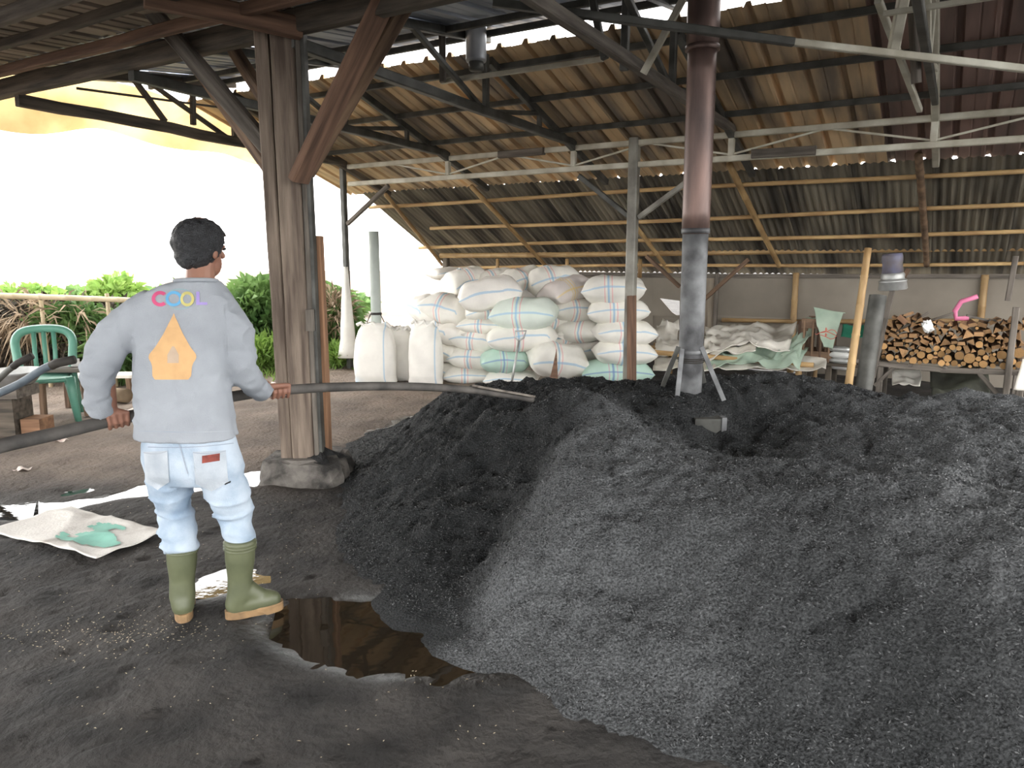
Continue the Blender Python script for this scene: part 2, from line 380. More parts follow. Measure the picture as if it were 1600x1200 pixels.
rimline = np.exp(-((hol - .012) / .006) ** 2) * smooth(.1, .5, vnoise(GP, 3.1, 77) + .2) * smooth(3.4, 3.0, GP[:, 1])  # broken paler band along the rims of the nearer hollows
for nm, arr in (('dry', dry), ('wet', wet), ('pale_rim', rimline)):
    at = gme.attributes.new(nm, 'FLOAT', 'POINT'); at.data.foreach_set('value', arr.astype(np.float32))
def ground_mat():
    m = bpy.data.materials.new('trodden_earth'); m.use_nodes = True; nt = m.node_tree; L = nt.links.new; b = nt.nodes['Principled BSDF']
    def attr(n): a = nt.nodes.new('ShaderNodeAttribute'); a.attribute_name = n; return a.outputs['Fac']
    tc = nt.nodes.new('ShaderNodeTexCoord')
    def noise(s, d=6): n = nt.nodes.new('ShaderNodeTexNoise'); n.inputs['Scale'].default_value = s; n.inputs['Detail'].default_value = d; L(tc.outputs['Object'], n.inputs['Vector']); return n.outputs[0]
    def ramp(f, a, b2, lo=.35, hi=.65):
        r = nt.nodes.new('ShaderNodeValToRGB'); r.color_ramp.elements[0].color = (*a, 1); r.color_ramp.elements[1].color = (*b2, 1)
        r.color_ramp.elements[0].position = lo; r.color_ramp.elements[1].position = hi; L(f, r.inputs[0]); return r.outputs[0]
    def mix(f, a, c):
        x = nt.nodes.new('ShaderNodeMix'); x.data_type = 'RGBA'; L(f, x.inputs[0]); L(a, x.inputs[6])
        if isinstance(c, tuple): x.inputs[7].default_value = (*c, 1)
        else: L(c, x.inputs[7])
        return x.outputs[2]
    cd = ramp(noise(3.5), (.018, .0165, .0155), (.052, .047, .043)); cb = ramp(noise(2.2), (.13, .10, .08), (.24, .19, .15), .3, .7)
    c = mix(attr('dry'), cd, cb); c = mix(attr('wet'), c, (.022, .018, .014)); c = mix(attr('pale_rim'), c, (.19, .195, .195))
    L(c, b.inputs['Base Color'])
    rr = nt.nodes.new('ShaderNodeMapRange'); L(attr('wet'), rr.inputs[0]); rr.inputs[3].default_value = .88; rr.inputs[4].default_value = .3
    L(rr.outputs[0], b.inputs['Roughness']); b.inputs['Specular IOR Level'].default_value = .35
    bp = nt.nodes.new('ShaderNodeBump'); bp.inputs['Strength'].default_value = .8; bp.inputs['Distance'].default_value = .03
    L(noise(28, 8), bp.inputs['Height']); L(bp.outputs[0], b.inputs['Normal'])
    return m
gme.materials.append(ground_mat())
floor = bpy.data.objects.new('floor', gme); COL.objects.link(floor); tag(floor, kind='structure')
gtree = None
def gz_at(x, y):
    i = int(np.argmin(np.abs(gx - x))); j = int(np.argmin(np.abs(gy - y))); return float(gz[j * nx + i])

# water lying in the hollows
def water_mat():
    m = bpy.data.materials.new('muddy_water'); m.use_nodes = True; b = m.node_tree.nodes['Principled BSDF']; nt = m.node_tree
    b.inputs['Base Color'].default_value = (.02, .015, .010, 1); b.inputs['Roughness'].default_value = .03; b.inputs['Specular IOR Level'].default_value = .6
    nb = nt.nodes.new('ShaderNodeTexNoise'); nb.inputs['Scale'].default_value = 9; bp = nt.nodes.new('ShaderNodeBump'); bp.inputs['Strength'].default_value = .05; bp.inputs['Distance'].default_value = .01
    nt.links.new(nb.outputs[0], bp.inputs['Height']); nt.links.new(bp.outputs[0], b.inputs['Normal'])
    return m
MAT['water'] = water_mat()
def puddle(label, pxs, z=-.018):
    pts = [G(x, y, z) for x, y in pxs]; mb = MB(); mb.add(pts, [tuple(range(len(pts)))])
    o = obj('puddle', mb, MAT['water']); tag(o, label, 'puddle'); return o
puddle('dark muddy puddle in front of the heap near the boots', [(420, 1000), (470, 1050), (610, 1075), (740, 1090), (800, 1040), (740, 980), (640, 930), (560, 905), (440, 915)])
puddle('long shiny gutter of water running past the post base', [(60, 815), (230, 790), (440, 765), (540, 735), (620, 690), (670, 655), (640, 640), (590, 665), (510, 700), (430, 728), (230, 750), (60, 775)], -.014)
puddle('small puddle reflecting leaves at the left edge of the yard', [(-60, 830), (50, 815), (58, 780), (-60, 775)], -.016)
puddle('small pale puddle between the rubber boots', [(300, 935), (420, 940), (425, 890), (310, 880)], -.016)

# ================================================================== BUILDING
def sheet_mesh(name, width, length, kind, mat, rag=0.0, seed=0):
    r = random.Random(seed); prof = []
    if kind == 'rib':
        n = 3; p = width / n
        for i in range(n):
            x = i * p; prof += [(x, 0), (x + p * .36, 0), (x + p * .40, .008), (x + p * .44, 0), (x + p * .74, 0), (x + p * .80, .045), (x + p * .92, .045), (x + p * .98, 0)]
        prof.append((width + .02, 0))
    else:
        n = round(width / .076)
        for i in range(n * 6 + 1): x = width * i / (n * 6); prof.append((x, .011 * math.cos(2 * PI * i / 6)))
    rows = 6; mb = MB(); k = len(prof); vs = []
    ends = [r.uniform(-rag, rag) for _ in prof]
    for j in range(rows + 1):
        for i, (x, z) in enumerate(prof):
            y = length * j / rows
            if j == 0: y += ends[i]
            vs.append((x - width / 2, y, z + .004 * math.sin(j * 1.3 + i)))
    fs = [(j * k + i, j * k + i + 1, (j + 1) * k + i + 1, (j + 1) * k + i) for j in range(rows) for i in range(k - 1)]
    mb.add(vs, fs); return mb.mesh(name, [mat], False)
def slope_roof(name, s0, s1, n0, z0, n1, z1, width, kind, matfn, rag=0, nvar=3):
    """sheets side by side from (n0,z0) to (n1,z1)"""
    root = bpy.data.objects.new(name, None); COL.objects.link(root); root.location = W((s0 + s1) / 2, n0, z0); tag(root, kind='structure')
    ydir = (N * (n1 - n0) + Z * (z1 - z0)); L = ydir.length; ydir.normalize(); cache = {}
    zdir = U.cross(ydir); x = U
    if zdir.z < 0: zdir = -zdir; x = -U
    R = Matrix((x, ydir, zdir)).transposed()
    i = 0; s = s0 + width / 2
    while s < s1:
        mt = matfn(s); key = (mt.name, i % nvar)
        if key not in cache: cache[key] = sheet_mesh('roof_sheet', width, L, kind, mt, rag, i)
        link('roof_sheet', cache[key], root, W(s, n0, z0 + .005 * (i % 2)), R); s += width - (.0 if kind == 'rib' else .05); i += 1
    return root
slope_roof('roof_rear', -.75, 9.6, .95, 2.375, -1.68, 3.235, .78, 'rib', lambda s: MAT['maroonroof'] if s > 6.2 else MAT['rustroof'], rag=.012)
slope_roof('roof_front', -.6, 9.6, -1.60, 3.37, -3.9, 3.10, .78, 'rib', lambda s: MAT['blueroof'], rag=.03)
slope_roof('roof_front_eave_extended', -2.6, 9.6, -3.8, 3.105, -10.4, 2.75, .78, 'rib', lambda s: MAT['darkroof'])  # seen at upper left; unseen run behind the camera added to cut frontal light
slope_roof('roof_lean_to', -.47, 9.7, .84, 2.388, 3.0, 1.265, .76, 'corr', lambda s: MAT['sootroof'], rag=.008)

# ridge purlins and purlins under the rear slope
def zr(n): return 3.235 - (n + 1.68) * .327 - .03
k = 0
for n, nm in ((-1.5, 'highest'), (-.95, 'middle'), (-.35, 'lowest')):
    o = beam('roof_purlin', W(-.3, n, zr(n) - .012), W(9.5, n, zr(n) - .012), .045, .05, MAT['steeldark']); tag(o, f'{nm} dark purlin under the brown rear roof slope', 'purlin', 'purlins of the rear slope')
def zf(n): return 3.37 + (n + 1.60) * .117 - .01
for n, nm in ((-1.9, 'upper'), (-2.3, 'second'), (-3.1, 'third')):
    o = beam('front_purlin', W(-.5, n, zf(n) - .03), W(9.5, n, zf(n) - .03), .04, .05, MAT['steeldark']); tag(o, f'{nm} dark purlin under the blue-grey roof beyond the light gap', 'purlin', 'purlins of the front slope')
# timber rails of the front eave (upper left of the view)
for n, z, w, h, m, nm in ((-3.9, 2.90, .09, .14, 'darkwood', 'wide dark wall-plate beam on top of the big timber post'),
                          (-4.2, 2.91, .06, .07, 'redwood', 'red-brown rail under the dark eave, next to the wall plate'),
                          (-4.55, 2.92, .05, .06, 'darkwood', 'dark rail under the eave, second from the wall plate'),
                          (-4.85, 2.92, .06, .09, 'greywood', 'grey-brown rail closest to the viewer under the eave')):
    o = beam('eave_beam', W(-2.6, n, z), W(9.5 if n < -3.8 and n > -4 else 4.9, n, z), w, h, MAT[m], wob=.004); tag(o, nm, 'beam', 'eave beams')

# trusses
tr_lab = {.05: 'blackened timber truss across the open gable end on the left', 1.68: 'second roof truss from the open gable', 3.33: 'dark roof truss meeting the big timber post',
          5.0: 'truss with a pale timber chord left of the flue', 6.68: 'grey steel truss with V struts right of the flue', 8.35: 'truss beyond the right edge of the firewood'}
for s, lab in tr_lab.items():
    m = MAT['steeldark']; t = thing('roof_truss', lab, 'truss', W(s, 0, 2.45), 'roof trusses')
    if s == .05: m = MAT['darkwood']
    if s == 6.68: m = MAT['steel']
    if s == 5.0: tm = MAT['greywood']
    else: tm = m
    if s == 6.68:
        beam('tie_beam', W(s, .0, 2.70), W(s, -3.9, 2.80), .05, .05, MAT['steeldark'], t)
    else:
        beam('tie_beam', W(s, .0, 2.68), W(s, -3.9, 2.80), .07, .10 if s == .05 else .075, tm, t, wob=.012 if s == .05 else .003)
    beam('rafter', W(s, .85, zr(.85) - .03), W(s, -1.64, zr(-1.64) - .03), .06, .07, m, t)
    beam('rafter', W(s, -1.66, 3.33), W(s, -3.95, 3.03), .06, .07, m, t)
    beam('king_post', W(s, -1.7, 2.74), W(s, -1.7, 3.2), .05, .05, m, t, up=N)
    beam('web_strut', W(s, -.75, 2.70), W(s, -.75, zr(-.75) - .05), .045, .04, m, t, up=N)
    beam('web_strut', W(s, -1.65, 2.74), W(s, -.8, zr(-.8) - .06), .045, .04, m, t)
    beam('web_strut', W(s, -1.75, 2.74), W(s, -2.7, 3.18), .045, .04, m, t)
    if s == .05:
        beam('web_strut', AS(205, 118, s), AS(258, 190, s), .05, .05, m, t)
        beam('web_strut', AS(300, 98, s), AS(302, 195, s), .05, .05, m, t, up=N)
        beam('upper_chord', AS(235, 112, s), AS(420, 165, s), .05, .06, m, t, wob=.01)
        beam('lower_rod', AS(120, 138, s), AS(345, 168, s), .02, .02, m, t)
# long girder over the steel posts
t = thing('girder', 'pale steel girder of two parallel chords above the sacks', 'girder', W(3.3, 0, 2.4))
def pipe_part(name, p, q, r, mat, parent, seg=10):
    p = Vector(p); q = Vector(q); mb = MB().tube([(0, 0, 0), ((q - p).length, 0, 0)], r, seg); return link(name, mb.mesh(name, [mat], True), parent, p, frame(q - p))
for z, nm in ((2.415, 'lower_chord'), (2.63, 'upper_chord')):
    beam(nm, W(.1, 0, z), W(4.6, 0, z), .055, .055, MAT['steel'], t); beam(nm, W(4.6, 0, z), W(9.4, 0, z), .055, .055, MAT['steel'], t)
for i, s in enumerate((1.68, 3.33, 5.0, 6.68, 8.35)):
    beam('vertical', W(s, 0, 2.44), W(s, 0, 2.61), .055, .055, MAT['steel'], t, up=N)
    for a, b in (((s, 2.45), (s - .8, 2.61)), ((s, 2.45), (s + .8, 2.61))): beam('diagonal', W(a[0], .0, a[1]), W(b[0], 0, b[1]), .018, .018, MAT['steel'], t)
beam('sleeve', AN(780, 242, -.035), AN(850, 236, -.035), .07, .075, MAT['greywood'], t); beam('sleeve', AN(1175, 241, -.035), AN(1275, 235, -.035), .075, .08, MAT['greywood'], t)
# steel posts
t = thing('steel_post', 'slim dark green steel post at the open left corner', 'post', W(0, 0, 0))
beam('shaft', W(0, 0, 0), W(0, 0, 2.62), .07, .07, MAT['steeldark'], t, up=N)
beam('knee_brace', AN(543, 350, 0), AN(607, 290, 0), .05, .05, MAT['greywood'], t)
t = thing('steel_post', 'steel post with a red-brown timber splint, standing in front of the stacked sacks', 'post', W(4.02, -.02, 0))
beam('shaft', W(4.02, 0, 0), W(4.02, 0, 2.68), .10, .10, MAT['steelmid'], t, up=N)
beam('timber_splint', D(987, 462, 7.72), D(987, 600, 7.72), .07, .11, MAT['redwood'], t, up=N)
beam('knee_brace', AN(985, 340, 0), AN(905, 275, 0), .05, .05, MAT['steeldark'], t); beam('knee_brace', AN(998, 340, 0), AN(1075, 283, 0), .05, .05, MAT['steelmid'], t)
# brace and rods in the roof space
for p, q, w, m, lab in ((AN(770, 4, -3.55), AN(1240, 66, -2.6), .045, 'steeldark', 'long dark diagonal tie rod crossing in front of the flue'),
                        (AN(1240, 66, -2.6), AN(1640, 112, -1.9), .04, 'steel', 'pale steel tie rod sloping down to the right edge under the roof'),
                        (AN(690, 128, -2.05), AN(942, 92, -2.05), .035, 'steel', 'short pale horizontal rail hung below the roof ridge'),
                        (AN(690, 0, -2.1), AN(692, 128, -2.1), .055, 'greywood', 'upright hanger left of the hanging vent pipe'),
                        (AN(540, 160, -1.2), AN(650, 134, -1.2), .03, 'steeldark', 'short dark rail beside the right brace of the timber post'),
                        (AN(1005, 115, -2.5), AN(1072, -10, -2.5), .04, 'steel', 'slanting grey strut left of the flue'),
                        (AN(975, 110, -2.5), AN(980, -20, -2.5), .05, 'steeldark', 'upright dark strut left of the flue'),
                        (AN(945, 92, -2.6), AN(922, -20, -2.6), .045, 'steeldark', 'dark strut leaning over the ridge light gap'),
                        (AN(1437, 172, -.6), AN(1372, 0, -2.3), .04, 'steel', 'left arm of the grey V strut above the girder'),
                        (AN(1396, 78, -2.2), AN(1412, -5, -2.3), .06, 'steel', 'right arm of the grey V strut above the girder'),
                        (AN(1432, 130, -1.5), AN(1426, 0, -1.6), .05, 'greywood', 'tan batten hanging beside the grey V strut'),
                        (AN(1380, 22, -2.3), AN(1610, -14, -2.3), .03, 'steel', 'thin pale rod along the maroon roof at the upper right'),
                        ):
    L = beam('roof_strut', p, q, w, w, MAT[m]); tag(L, lab, 'strut', 'loose struts in the roof space')
# hanging galvanised vent
t = thing('vent_pipe', 'short galvanised vent pipe hanging through the roof beside the ridge gap', 'pipe', D(745, 95, 6.4))
mb = MB(); b0 = D(744, 97, 6.4); mb.lathe(b0, [(.08, 0), (.085, .02), (.085, .26), (.09, .265), (.09, .29), (.085, .295), (.085, .9)], 20); obj('pipe', mb, MAT['galv'], t, True)
mb = MB(); mb.lathe(b0 - Z * .07, [(.05, 0), (.06, .01), (.06, .08)], 16); obj('inner_sleeve', mb, MAT['steeldark'], t, True)

# big composite timber post with plinth
pb = G(470, 752); PX = W(3.22, -3.93, 0)
t = thing('timber_post', 'big composite timber post on a concrete plinth beside the man', 'post', PX)
pz = .13
def ppx(x, y, dY=0): return D(x, y, 4.86 + dY)
def upright(name, x, w, dep, dY, z0, z1, mat, lean=0):
    p = D(x, 600, 4.86 + dY); p = Vector((p.x, p.y, z0)); q = Vector((p.x + lean, p.y, z1)); return beam(name, p, q, w, dep, mat, t, up=Vector((0, 1, 0)), wob=.003)
upright('side_board', 448, .085, .15, .06, pz, 3.0, MAT['timber_v'], -.03)
upright('front_board', 471, .15, .06, .0, pz, 3.0, MAT['timber_v'], -.01)
upright('back_board', 474, .20, .10, .13, pz, 3.0, MAT['darkwood'])
upright('steel_channel', 491, .03, .05, -.01, pz, 2.95, MAT['greywood'])
upright('steel_channel', 498, .028, .09, .02, pz, 2.95, MAT['steeldark'])
upright('splice_plank', 507, .05, .10, .12, pz - .05, 1.63, MAT['orangewood'])
upright('cable_box', 489, .05, .04, -.06, 1.02, 1.16, MAT['greywood'])
beam('left_brace', ppx(437, 252, .08), AN(214, -10, -4.05), .075, .10, MAT['greywood'], t, wob=.004)
beam('left_brace', ppx(437, 285, .12), AN(300, 95, -3.3), .07, .09, MAT['timber'], t, wob=.004)
beam('right_brace', ppx(466, 282, -.09), D(606, -12, 4.45), .06, .14, MAT['redwood'], t, up=N, wob=.004)
beam('back_brace', ppx(478, 270, .2), D(645, -10, 5.6), .08, .10, MAT['timber'], t, wob=.004)
beam('rear_brace', ppx(440, 195, .2), D(360, 70, 6.2), .07, .10, MAT['timber'], t, wob=.004)
beam('head_beam', D(225, -8, 4.35), D(470, 45, 4.8), .09, .12, MAT['redwood'], t, wob=.004)
# plinth, rough concrete block
mb = MB(); cpt = Vector((PX.x + .06, PX.y + .10, 0)); rg = []
for zz, k in ((-.05, 1.14), (.03, 1.1), (.09, 1.04), (.135, .97), (.15, .86)):
    rg.append([])
    for a in range(28):
        th = 2 * PI * a / 28; c, s_ = math.cos(th), math.sin(th); e = 1 / max(abs(c), abs(s_)) ** .75
        rg[-1].append(cpt + Vector((c * .27 * k * e, s_ * .23 * k * e, zz)) + Vector((random.uniform(-1, 1), random.uniform(-1, 1), random.uniform(-1, 1))) * .014)
obj('plinth', mb.rings(rg), MAT['concrete'], t)
# char spilled round the post foot
mb = MB(); 
def spill(u, v):
    a = u * 2 * PI; r = v * .15 * (1 + .3 * math.sin(3 * a) + .2 * math.sin(5 * a + 1))
    return D(500, 745, 4.72) * Vector((1, 1, 0)).length * 0 + Vector((PX.x + .17 + r * math.cos(a), PX.y + .02 + r * math.sin(a) * .8, .14 + .09 * (1 - v) ** 1.2 + random.uniform(-.006, .006)))
mb.grid(24, 6, spill); MAT['charblack'] = M('char_black', (.03, .03, .031), (.012, .012, .012), scale=30, bump=.9, bscale=120); obj('char_spill', mb, MAT['charblack'], t)

# lean-to bamboo: purlins along the shed and rafters down the slope
def zl(n): return 2.388 - (n - .84) * .52
def LP(x, y, off=.06):
    r = ray(x, y); o = C0 - O; m = .52; z0 = 2.388 - off; n0 = .84
    return C0 + r * ((z0 + m * (n0 - o.dot(N)) - C0.z) / (r.z + m * r.dot(N)))
for i, (a, b, lab) in enumerate((((578, 323), (1640, 263), 'topmost bamboo purlin under the black corrugated lean-to'), ((672, 358), (1640, 320), 'second bamboo purlin from the top of the lean-to'), ((655, 386), (1640, 360), 'third bamboo purlin from the top of the lean-to'))):
    o = bamboo('bamboo_purlin', LP(*a), LP(*b), .026, seed=i); tag(o, lab, 'bamboo pole', 'bamboo purlins')
o = bamboo('bamboo_rail', AN(688, 400, 2.45), AN(1640, 387, 2.45), .042, seed=21, bend=.006); tag(o, 'thick tan bamboo rail running along above the back wall', 'bamboo pole')
o = bamboo('bamboo_rail', AN(690, 418, 2.6), AN(1640, 411, 2.6), .024, seed=22); tag(o, 'thin bamboo rail just below the thick one, along the wall top', 'bamboo pole')
for i, (a, b, r, lab, m) in enumerate((((603, 303), (690, 415), .03, 'leftmost bamboo rafter of the lean-to', 'bamboo'), ((738, 290), (852, 416), .032, 'bamboo rafter above the middle of the sack stack', 'bamboo'), ((990, 352), (1056, 440), .03, 'bamboo rafter beside the steel post with splint', 'bamboo'),
                                     ((1140, 258), (1218, 416), .036, 'bamboo rafter right of the flue', 'bamboo'), ((1437, 240), (1446, 415), .036, 'dark pole rafter under the lean-to above the firewood', 'log'))):
    o = bamboo('bamboo_rafter', LP(*a, .115), LP(*b, .10), r, MAT[m], seed=40 + i); tag(o, lab, 'bamboo pole', 'bamboo rafters')
# back wall: boards on a bamboo frame
wall = bpy.data.objects.new('wall_back', None); COL.objects.link(wall); wall.location = W(4.5, 2.8, 0); tag(wall, kind='structure')
WN = 2.80
def panel(s0, s1, z0, z1, mat='panel', n=WN):
    mb = MB(); mb.box((0, 0, 0), (s1 - s0, .012, z1 - z0)); me = mb.mesh('wall_panel', [MAT[mat]])
    link('wall_panel', me, wall, W((s0 + s1) / 2, n + random.uniform(0, .012), (z0 + z1) / 2), frame(U))
def sx_(x): return (AN(x, 430, WN) - O).dot(U)
s112, s124, s154 = sx_(1122), sx_(1245), sx_(1540)
for s0, s1 in ((-.3, .9), (.9, 2.0), (2.0, sx_(1022))): panel(s0, s1, 0, 1.22, n=WN + .014)
# panel with a torn hole
h0 = AN(1031, 466, WN); h1 = AN(1062, 470, WN); h2 = AN(1062, 490, WN); h3 = AN(1050, 488, WN)
def sz(p): return ((p - O).dot(U), p.z)
hp = [sz(h0), sz(h1), (sz(h2)[0], sz(h2)[1] - .05), sz(h3)]
s0, s1, z0, z1 = sx_(1020), sx_(1100), .66, 1.235
out = [(s0, z1), (s1, z1), (s1, z0), (s0, z0)]
mb = MB(); vs = [W(s, WN, z) for s, z in out + hp] + [W(s, WN + .012, z) for s, z in out + hp]
fs = []
for i in range(4):
    j = (i + 1) % 4; fs += [(i, j, 4 + j, 4 + i), (8 + i, 12 + i, 12 + j, 8 + j), (4 + i, 4 + j, 12 + j, 12 + i)]
mb.add(vs, fs); obj('torn_panel', mb, MAT['panel'], wall)
panel(sx_(1020), sx_(1100), 0, .68, n=WN + .02)
for a in (1092, 1107): panel(sx_(a), sx_(a + 16), 0, 1.24, 'boards', WN - .03)
for s0, s1 in ((s112 - .05, s124), (s124, (s124 + s154) / 2), ((s124 + s154) / 2, s154), (s154, s154 + 1.0), (s154 + 1.0, s154 + 2.1)):
    panel(s0, s1, .70, 1.25); panel(s0, s1, 0, .70)
beam('top_batten', W(-.3, WN - .03, 1.235), W(s112, WN - .03, 1.235), .03, .06, MAT['greywood'], wall); beam('top_batten', W(s112, WN - .03, 1.235), W(9.3, WN - .03, 1.30), .03, .05, MAT['greywood'], wall)
beam('stud', W(s112, WN - .04, 0), W(s112, WN - .04, 1.27), .05, .05, MAT['greywood'], wall, up=N)
for i, s in enumerate((s124, s154)): bamboo('stud', W(s, WN - .05, 0), W(s, WN - .05, 1.29), .043, parent=wall, seed=60 + i, bend=.004)
bamboo('mid_rail', AN(1128, 499, WN - .05), AN(1245, 502, WN - .06), .03, parent=wall, seed=63); bamboo('mid_rail', AN(1245, 502, WN - .05), AN(1560, 503, WN - .06), .03, parent=wall, seed=64)
for i, x in enumerate((778, 885, 1000)):
    p = AN(x, 400, 2.5); o = bamboo('short_prop', Vector((p.x, p.y, 1.2)), Vector((p.x, p.y, 1.46)), .03, seed=70 + i); tag(o, ('short bamboo prop under the thick rail, left one', 'short bamboo prop under the thick rail, middle one', 'short bamboo prop under the thick rail, beside the steel post')[i], 'bamboo pole', 'short props')
o = beam('corner_post', AN(697, 420, 2.5) * 1.0 - Z * (AN(697, 420, 2.5).z), AN(697, 398, 2.5), .09, .09, MAT['darkwood'], up=N); tag(o, 'dark corner post at the left end of the back wall', 'post')
for (a, b, n, lab) in (((1170, 405), (1098, 470), 2.2, 'grey brace slanting from the rail toward the flue on its right'), ((1010, 400), (1062, 448), 2.2, 'brown brace slanting down to the left side of the flue'), ((1420, 420), (1403, 447), 2.3, 'short stick under the rail beside the bucket')):
    o = beam('wall_brace', AN(*a, n), AN(*b, n), .05, .05, MAT['timber']); tag(o, lab, 'brace')
# yellow tarpaulin outside the gable
mb = MB()
def tarp(u, v):
    n = -4.4 + 4.0 * u; z = 3.25 - v * (.50 + .06 * math.sin(u * 9)); return W(-.75 + .1 * math.sin(u * 13 + v * 4) - .25 * v, n, z + .04 * math.sin(u * 17))
mb.grid(40, 8, tarp); o = obj('tarpaulin', mb, MAT['tarpy'], None, True); tag(o, 'yellowed translucent tarpaulin hung outside the open gable', 'tarpaulin')
mb = MB()
def tarp2(u, v):
    p = W(-1.2 + .7 * u, -3.95, 2.83); return p + Vector((.05 * math.sin(v * 7 + u * 9), .08 * math.sin(u * 14 + v * 2), -v * (.62 - .45 * u)))
mb.grid(24, 14, tarp2); o = obj('tarpaulin_flap', mb, MAT['tarpy'], None, True); tag(o, 'loose tarpaulin flap hanging from the eave at the upper left', 'tarpaulin')

# ================================================================== FLUE
t = thing('chimney_flue', 'tall rusty metal flue standing in the char heap', 'chimney', (1.2, 4.9, .45))
fx, fy = 1.2, 4.9
def fpt(z, lean=-.013): return Vector((fx - .004 + (z - .6) * -.004, fy, z))
def section(name, z0, z1, r0, r1, mat):
    mb = MB(); n = 8; mb.tube([fpt(z0 + (z1 - z0) * i / n) for i in range(n + 1)], [r0 + (r1 - r0) * i / n for i in range(n + 1)], 28); return obj(name, mb, mat, t, True)
section('lower_pipe', .40, 1.66, .078, .083, MAT['chimgrey']); section('middle_pipe', 1.64, 2.78, .088, .090, MAT['chimrust']); section('upper_pipe', 2.76, 4.2, .100, .103, MAT['chimrust'])
for z, r in ((1.66, .091), (2.775, .106), (.87, .084)):
    mb = MB(); mb.lathe(fpt(z - .018), [(r - .006, 0), (r, .004), (r, .032), (r - .006, .036)], 28); obj('joint_band', mb, MAT['chimgrey'] if z < 2 else MAT['chimrust'], t, True)
for (a, b) in (((1060, 542), (1034, 607)), ((1066, 545), (1057, 630)), ((1096, 542), (1131, 626)), ((1088, 535), (1100, 598))):
    beam('stay_leg', D(*a, 4.84), D(*b, 4.74 if b[1] > 615 else 4.95), .03, .012, MAT['chimgrey'] if b[1] > 610 else MAT['steeldark'], t, up=Vector((0, 1, 0)))
mb = MB(); 
for k in range(3): mb.lathe(fpt(.80 + .012 * k), [(.082, 0), (.086, .004), (.082, .008)], 20)
obj('wire_tie', mb, MAT['rope'], t)
# burner box half buried in the hollow before the flue
bp_ = G(1118, 668, .50)
t = thing('burner_box', 'grey tin burner half buried in the hollow before the flue', 'box', (bp_.x, bp_.y, .30))
mb = MB(); mb.box((bp_.x, bp_.y + .24, .40), (.17, .2, .24)); obj('shell', mb, MAT['steeldark'], t)
mb = MB(); mb.box((bp_.x + .09, bp_.y + .16, .42), (.03, .06, .22)); obj('tin_edge', mb, MAT['chimgrey'], t)

# ================================================================== CHAR HEAP
ctrl = [  # (px, py, z, greyness)
 (740, 603, .53, .0), (800, 598, .58, 0), (850, 594, .60, 0), (950, 590, .62, 0), (1080, 588, .62, 0), (1180, 588, .62, .2), (1250, 590, .62, .3), (1080, 612, .60, 0), (1150, 612, .6, .1), (1000, 612, .6, 0), (930, 612, .62, 0), (1300, 602, .58, .3), (1390, 615, .52, .35), (1450, 622, .50, .4),
 (1040, 632, .585, 0), (1110, 632, .585, 0), (1000, 640, .57, .1),
 (870, 616, .67, .3), (905, 630, .66, .5), (830, 628, .60, .15), (960, 648, .63, .7), (1010, 665, .58, .7), (1060, 690, .52, .5),
 (1110, 690, .40, .3), (1160, 690, .40, .3), (1210, 680, .45, .35), (1260, 670, .5, .4), (1330, 650, .53, .4), (1140, 660, .44, .1),
 (1180, 720, .50, .55), (1280, 720, .56, .5), (1100, 730, .52, .6), (1020, 710, .56, .8),
 (1400, 700, .58, .7), (1480, 680, .64, .9), (1530, 622, .60, .95), (1500, 616, .57, .9), (1580, 650, .64, .95), (1600, 700, .67, .9), (1500, 740, .64, .9),
 (700, 612, .48, 0), (660, 640, .34, 0), (620, 676, .19, 0), (575, 712, .06, 0), (545, 745, 0, 0), (533, 790, 0, .1), (530, 835, 0, .1), (575, 895, 0, .1), (640, 958, 0, .15), (690, 990, 0, .15), (735, 985, .0, .4),
 (620, 760, .16, 0), (600, 830, .09, .05), (700, 700, .36, .05), (760, 660, .49, .1), (700, 780, .24, 0), (660, 860, .11, .1), (760, 760, .26, 0), (740, 860, .12, .05), (800, 700, .40, 0), (845, 690, .46, 0), (800, 800, .22, 0), (770, 850, .15, .0), (730, 920, .05, .1), (700, 930, .05, .15),
 (900, 690, .56, .85), (870, 740, .48, .9), (840, 810, .36, .9), (800, 880, .24, .9), (760, 940, .10, .9), (730, 1000, .02, .8),
 (790, 1040, 0, .7), (860, 1092, 0, .6), (960, 1140, 0, .5), (1100, 1185, 0, .4), (1250, 1230, 0, .3),
 (950, 800, .44, .75), (900, 950, .19, .7), (1000, 900, .28, .6), (1000, 1050, .09, .5), (1100, 800, .50, .6), (1100, 950, .26, .55), (1100, 1080, .09, .5), (1200, 800, .53, .55), (1200, 950, .31, .5), (1200, 1100, .11, .4), (1300, 800, .56, .55), (1300, 950, .36, .45), (1300, 1100, .16, .4), (1400, 850, .53, .6), (1400, 1000, .33, .35), (1400, 1150, .14, .3), (1500, 850, .57, .7), (1500, 1000, .38, .35), (1600, 850, .60, .75), (1600, 1000, .42, .4), (1600, 1190, .18, .25)]
CP = []; CV = []
for x, y, z, g in ctrl: p = G(x, y, z); CP.append((p.x, p.y)); CV.append((z, g))
